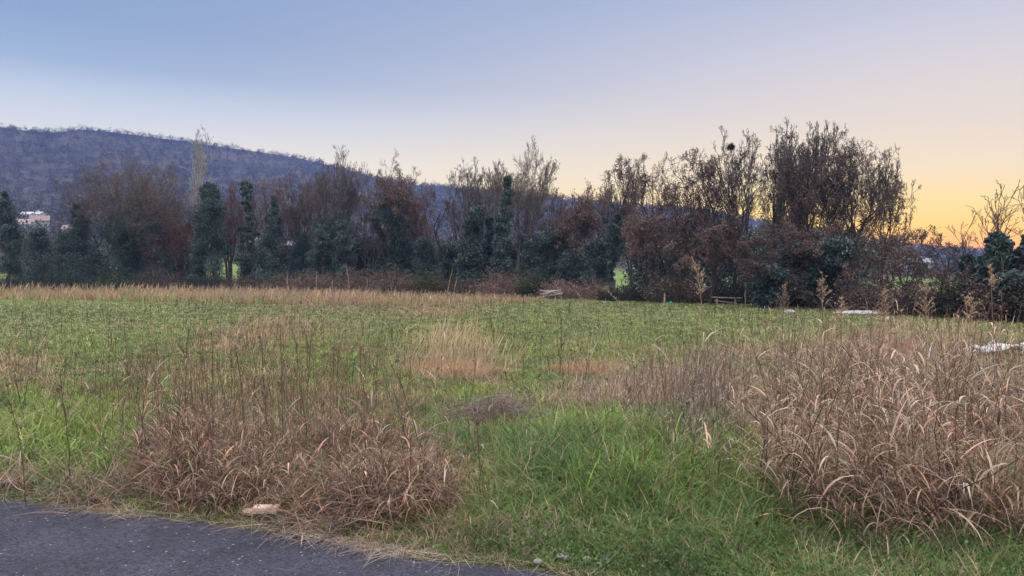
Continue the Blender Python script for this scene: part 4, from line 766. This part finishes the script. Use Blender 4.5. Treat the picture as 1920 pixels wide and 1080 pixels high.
M_SLATE = noise_mat('grey_roof', (.2,.2,.22), (.3,.3,.32), 1, .9)
M_GLASS = noise_mat('dark_window', (.03,.035,.045), (.05,.06,.08), 2, .15)
M_GREEN = noise_mat('green_plastic', (.02,.28,.2), (.04,.4,.3), 20, .5)
# plank bench
Yb = 42.0; xb = (1362-960)/F*Yb; o = thing('plank_bench', (xb, Yb, float(H(xb, Yb))), 'low rough bench made of one pale plank on short posts at the field edge', 'bench')
bm = bmesh.new(); box(bm, (0, 0, .38), (1.75, .26, .06), ry=.03, bev=.008); bobj('plank', bm, M_WOOD, o)
for xx, hh in ((-.55, .36), (.5, .33)):
    bm = bmesh.new(); box(bm, (xx, 0, hh/2), (.09, .16, hh), bev=.006); bobj('leg', bm, M_WOOD, o)
bm = bmesh.new(); box(bm, (-.1, -.2, .14), (1.3, .05, .05), ry=.13, bev=.006); bobj('brace', bm, M_WOOD, o)
# short post
Yp = 44.0; xp = (1246-960)/F*Yp
bm = bmesh.new(); box(bm, (0, 0, .27), (.09, .09, .54), ry=.04, bev=.01); box(bm, (0, 0, .56), (.06, .06, .05), ry=.04, bev=.015)
tag(bobj('wooden_post', bm, M_WOOD, None, (xp, Yp, float(H(xp, Yp)))), 'short pale wooden post left of the plank bench', 'post')
# green scrap
bm = bmesh.new(); bmesh.ops.create_icosphere(bm, subdivisions=3, radius=.11)
for v in bm.verts: v.co.x *= 2.0; v.co.z = max(0, v.co.z*.75)+.05*math.sin(v.co.x*19)*math.cos(v.co.y*13); v.co.y *= 1+.3*math.sin(v.co.x*9)
xg = (1256-960)/F*43.5; tag(bobj('plastic_scrap', bm, M_GREEN, None, (xg, 43.5, float(H(xg, 43.5)))), 'small crumpled green plastic scrap lying between the short post and the bench', 'plastic scrap')
# pale log pile
Yl = 50.0; xl = (1034-960)/F*Yl; o = thing('log_pile', (xl, Yl, float(H(xl, Yl))), 'small pile of pale cut branches at the field edge in the centre', 'log pile')
for k in range(9):
    xx, zz_ = rng.uniform(-.15, .15), .33+.05*k*.9; L_ = rng.uniform(.35, .72); t_ = np.linspace(-1, 1, 6); tl = rng.normal(0, .1)
    Pa = np.stack([xx+t_*L_, rng.normal(0, .12)+.04*np.sin(t_*3), zz_*.85+t_*tl+.02*np.cos(t_*4)], -1)[None]
    V, Fq, C = tubes(Pa, np.full((1, 6), rng.uniform(.03, .06)), 7, shade((.33,.29,.28), 1, .1)); mesh('branch', V, Fq, M_BARK, o, C)
for xx in (-.2, .25):
    Pa = np.array([[[xx, 0, 0], [xx+.02, 0, .2], [xx, .02, .42]]]); V, Fq, C = tubes(Pa, np.full((1, 3), .045), 6, shade((.4,.35,.33), 1, .1)); mesh('support', V, Fq, M_BARK, o, C)
# white sheets
def lump(name, px, py, wx, wy, hz, m_, label, cat, seed, rough=.3, n_=34):
    x, y = G(px, py); r_ = np.random.default_rng(seed)
    u, v = np.meshgrid(np.linspace(-1, 1, n_), np.linspace(-1, 1, n_), indexing='ij')
    rad_ = np.hypot(u, v); f = np.clip(1-rad_**2.2, 0, 1)**.5
    nz_ = fbm(u*3+seed, v*3, 1.0, seed)
    X_ = u*wx*(1+.25*(nz_-.5)); Y_ = v*wy*(1+.25*(vnoise(u*2, v*2, 1, seed+4)-.5)); Z_ = hz*f*(1-rough+2*rough*nz_)
    top = np.stack([X_, Y_, Z_], -1)[...,:].reshape(-1, 3); bot = top.copy(); bot[:,2] = -.02
    ii = np.arange(n_*n_).reshape(n_, n_); q = np.stack([ii[:-1,:-1], ii[1:,:-1], ii[1:,1:], ii[:-1,1:]], -1).reshape(-1, 4)
    keep = (rad_[:-1,:-1] < 1.02).reshape(-1)
    V = np.concatenate([top, bot]); Fq = np.concatenate([q[keep], q[keep][:,::-1]+n_*n_])
    return tag(mesh(name, V, Fq, m_, None, None, smooth=False, loc=(x, y, float(H(x, y))-.0)), label, cat)
lump('tarpaulin', 1607, 588, 1.0, .5, .12, M_WHITE, 'crumpled white tarpaulin lying flat at the far field edge', 'tarpaulin', 3)
lump('white_sack', 1480, 586, .24, .2, .13, M_WHITE, 'small white sack lying at the field edge left of the tarpaulin', 'sack', 5)
lump('metal_sheet', 1668, 652, .75, .5, .14, M_RUST, 'low rusty brown metal sheet half hidden by grass left of the stone heap', 'metal sheet', 8)
# stone heap at the right edge: broken pale slabs, each a thing
hx0, hy0 = G(1900, 668)
WH = ['largest', 'flat', 'tilted', 'cracked', 'rounded', 'small', 'long', 'squarish', 'thin', 'thick', 'wedge-shaped', 'chipped', 'leaning', 'low', 'narrow', 'blunt', 'broad', 'stubby']
PL = ['at the left tip of the stone heap', 'on the front left of the stone heap', 'on the top left of the stone heap', 'in the front middle of the stone heap', 'on the crest of the stone heap', 'at the front right of the stone heap']
for k in range(18):
    f = (k+.5)/18; xx = hx0-.75+2.0*f+rng.normal(0, .05); yy = hy0+rng.uniform(-.3, .75); s = rng.uniform(.5, 1)
    bm = bmesh.new(); bmesh.ops.create_icosphere(bm, subdivisions=2, radius=1)
    dd_ = np.array([.24, .2, .1])*s*rng.uniform(.8, 1.4, 3)
    nv = rng.normal(size=(9, 3)); nv /= np.linalg.norm(nv, axis=1, keepdims=True); dp = rng.uniform(.55, .85, 9)
    for v in bm.verts:
        c = np.array(v.co)
        for q_, e_ in zip(nv, dp):
            t__ = c@q_
            if t__ > e_: c = c-q_*(t__-e_)
        v.co = c*dd_
    o = bobj('stone_slab', bm, M_STONE, None, (xx, yy, float(H(xx, yy))+.05+.14*math.exp(-((yy-hy0-.25)/.35)**2)*rng.uniform(.6, 1)), rng.uniform(0, 3))
    o.rotation_euler = (rng.normal(0, .22), rng.normal(0, .22), rng.uniform(0, 3))
    tag(o, '%s pale stone slab %s' % (WH[k], PL[min(5, int(f*6))]), 'stone slab', 'stone slabs heaped at the right edge')
# brick by the road
x, y = G(497, 973); bm = bmesh.new(); box(bm, (0, 0, .022), (.165, .08, .045), bev=.006)
bmesh.ops.subdivide_edges(bm, edges=bm.edges[:], cuts=3, use_grid_fill=True)
for v in bm.verts: v.co += type(v.co)(rng.normal(0, .0009, 3))
tag(bobj('brick', bm, M_BRICK, None, (x, y+.02, float(H(x, y))+.035), .06), 'pale pink broken brick lying at the asphalt edge in the dead grass', 'brick')
x, y = G(462, 972); bm = bmesh.new(); box(bm, (0, 0, .015), (.075, .06, .035), bev=.01)
bmesh.ops.subdivide_edges(bm, edges=bm.edges[:], cuts=3, use_grid_fill=True)
for v in bm.verts: v.co += type(v.co)(rng.normal(0, .004, 3))
tag(bobj('brick', bm, M_BRICK, None, (x, y+.05, float(H(x, y))+.01), -.25), 'dirty smaller brick fragment left of the pale pink broken brick', 'brick')
# pebbles
PB = [(1008,1062,.03,'grey pebble nearest the asphalt tip'),(1050,1052,.028,'left pebble of the pair in the verge gravel'),(1064,1056,.032,'right pebble of the pair in the verge gravel'),(1100,1058,.03,'round pale pebble right of the verge gravel pair'),
      (1138,1060,.04,'brownish round pebble, the largest near the asphalt tip'),(1122,1066,.022,'tiny white pebble beside the brownish round one'),(1636,1058,.026,'white pebble below the right clump'),(1618,1072,.034,'greenish grey pebble below the white one'),(1770,1068,.03,'half buried pebble at the bottom right')]
for px, py, s, lb in PB:
    s *= .72; x, y = G(px, py); bm = bmesh.new(); bmesh.ops.create_icosphere(bm, subdivisions=3, radius=s)
    a = rng.uniform(.7, 1.3, 3)
    for v in bm.verts: v.co = type(v.co)((v.co.x*a[0], v.co.y*a[1], v.co.z*.62))*(1+.12*math.sin(v.co.x*90+px)*math.cos(v.co.y*80))
    for p_ in bm.faces: p_.smooth = True
    tag(bobj('pebble', bm, M_PEB, None, (x, y, float(H(x, y))+s*.35+.02), rng.uniform(0, 3)), lb, 'pebble', 'pebbles in the road verge')

# ------------------------------------------------------------------ houses on the lower slope
def house(px, Yd, w, d_, h, label, wall=M_WALLW, roofm=M_ROOF, rz=0, roofh=2.0, cat='house', name='house', win=3):
    x = (px-960)/F*Yd; z = float(H(x, Yd)); o = thing(name, (x, Yd, z-.4), label, cat, 'houses on the slope behind the trees', rz)
    bm = bmesh.new(); v = [(-w/2,-d_/2,0),(w/2,-d_/2,0),(w/2,d_/2,0),(-w/2,d_/2,0),(-w/2,-d_/2,h),(w/2,-d_/2,h),(w/2,d_/2,h),(-w/2,d_/2,h),(-w/2,0,h+roofh),(w/2,0,h+roofh)]
    vs = [bm.verts.new(q) for q in v]
    for f in ((0,1,5,4),(2,3,7,6),(1,2,6,9,5),(3,0,4,8,7),(0,3,2,1),(4,5,9,8),(6,7,8,9)): bm.faces.new([vs[i] for i in f])
    bobj('wall', bm, wall, o)
    bm = bmesh.new(); e = .4
    for s_ in (-1, 1):
        y1 = s_*(d_/2+e); z1 = h-roofh*e/(d_/2)
        a_ = [(-w/2-e,y1,z1+.02),(w/2+e,y1,z1+.02),(w/2+e,0,h+roofh+.02),(-w/2-e,0,h+roofh+.02)]
        b2 = [(p,q_,r_+.2) for p,q_,r_ in a_]; V_ = [bm.verts.new(q_) for q_ in a_+b2]
        for f in ((0,1,2,3),(7,6,5,4),(0,4,5,1),(1,5,6,2),(2,6,7,3),(3,7,4,0)): bm.faces.new([V_[i] for i in f])
    rf = bobj('roof', bm, roofm, o); bm = bmesh.new(); box(bm, (w*.22, .8, h+roofh+.2), (.7, .7, 1.6)); bobj('chimney', bm, wall, rf)
    for k in range(win):
        xx = -w/2+w*(k+.5)/win
        bm = bmesh.new(); box(bm, (xx, -d_/2-.02, h*.58), (1.1, .1, 1.3)); bobj('window', bm, M_GLASS, o)
    return o
house(76, 300, 6.5, 6, 4.5, 'pale cream house with gable roof left of the broad brown tree', wall=M_WALL, rz=.5)
house(50, 292, 7, 6, 3.2, 'low pink-roofed house partly behind the leftmost ivy tree', wall=M_WALL, roofm=noise_mat('pink_roof', (.24,.19,.18), (.32,.26,.24), 1, .9), rz=.05)
house(62, 345, 10, 6, 3.0, 'long low white-roofed shed above the cream house', wall=M_WALLW, roofm=M_WALLW, cat='shed', name='shed', win=5, roofh=1.2)
house(131, 275, 3.5, 4, 3.5, 'small white house between the ivy bushes at the left', rz=.2, roofh=1.4, win=2)
for px, Yd, w, lb in ((476, 250, 9, 'white house glimpsed between the forked ivy tree and the ivy cone'),(552, 240, 7, 'tiny white house glimpsed left of the fan-topped tree foot'),(600, 255, 8, 'white house glimpsed under the fan-topped tree'),
                  (682, 235, 9, 'white-walled house in the gap beside the slender dark tree'),(852, 245, 10, 'white house glimpsed right of the small dark leafless tree'),(966, 260, 8, 'white house glimpsed right of the pointed ivy column'),
                  (1195, 230, 12, 'pale pink-walled building seen between trunks over the bright green strip'),(1450, 220, 14, 'pale building glimpsed between trunks below the nest tree'),(1590, 225, 16, 'wide pale building seen between trunks of the wide round-topped tree'),(1718, 240, 14, 'pale roofed building behind the thin tangled tree')):
    house(px, Yd, w*.55, 5, 4.2, lb, rz=rng.uniform(-.3, .3), roofh=1.2, win=2, roofm=M_SLATE)

# ------------------------------------------------------------------ air
bm = bmesh.new(); box(bm, (0, 0, 119), (2140, 2140, 242))
hz = bpy.data.materials.new('haze'); hz.use_nodes = True; t = hz.node_tree; t.nodes.clear(); ou = t.nodes.new('ShaderNodeOutputMaterial'); pv = t.nodes.new('ShaderNodeVolumePrincipled')
pv.inputs['Color'].default_value = (.22, .36, .9, 1); pv.inputs['Density'].default_value = .00035; pv.inputs['Anisotropy'].default_value = .1
t.links.new(pv.outputs[0], ou.inputs['Volume']); tag(bobj('haze', bm, hz), kind='stuff')
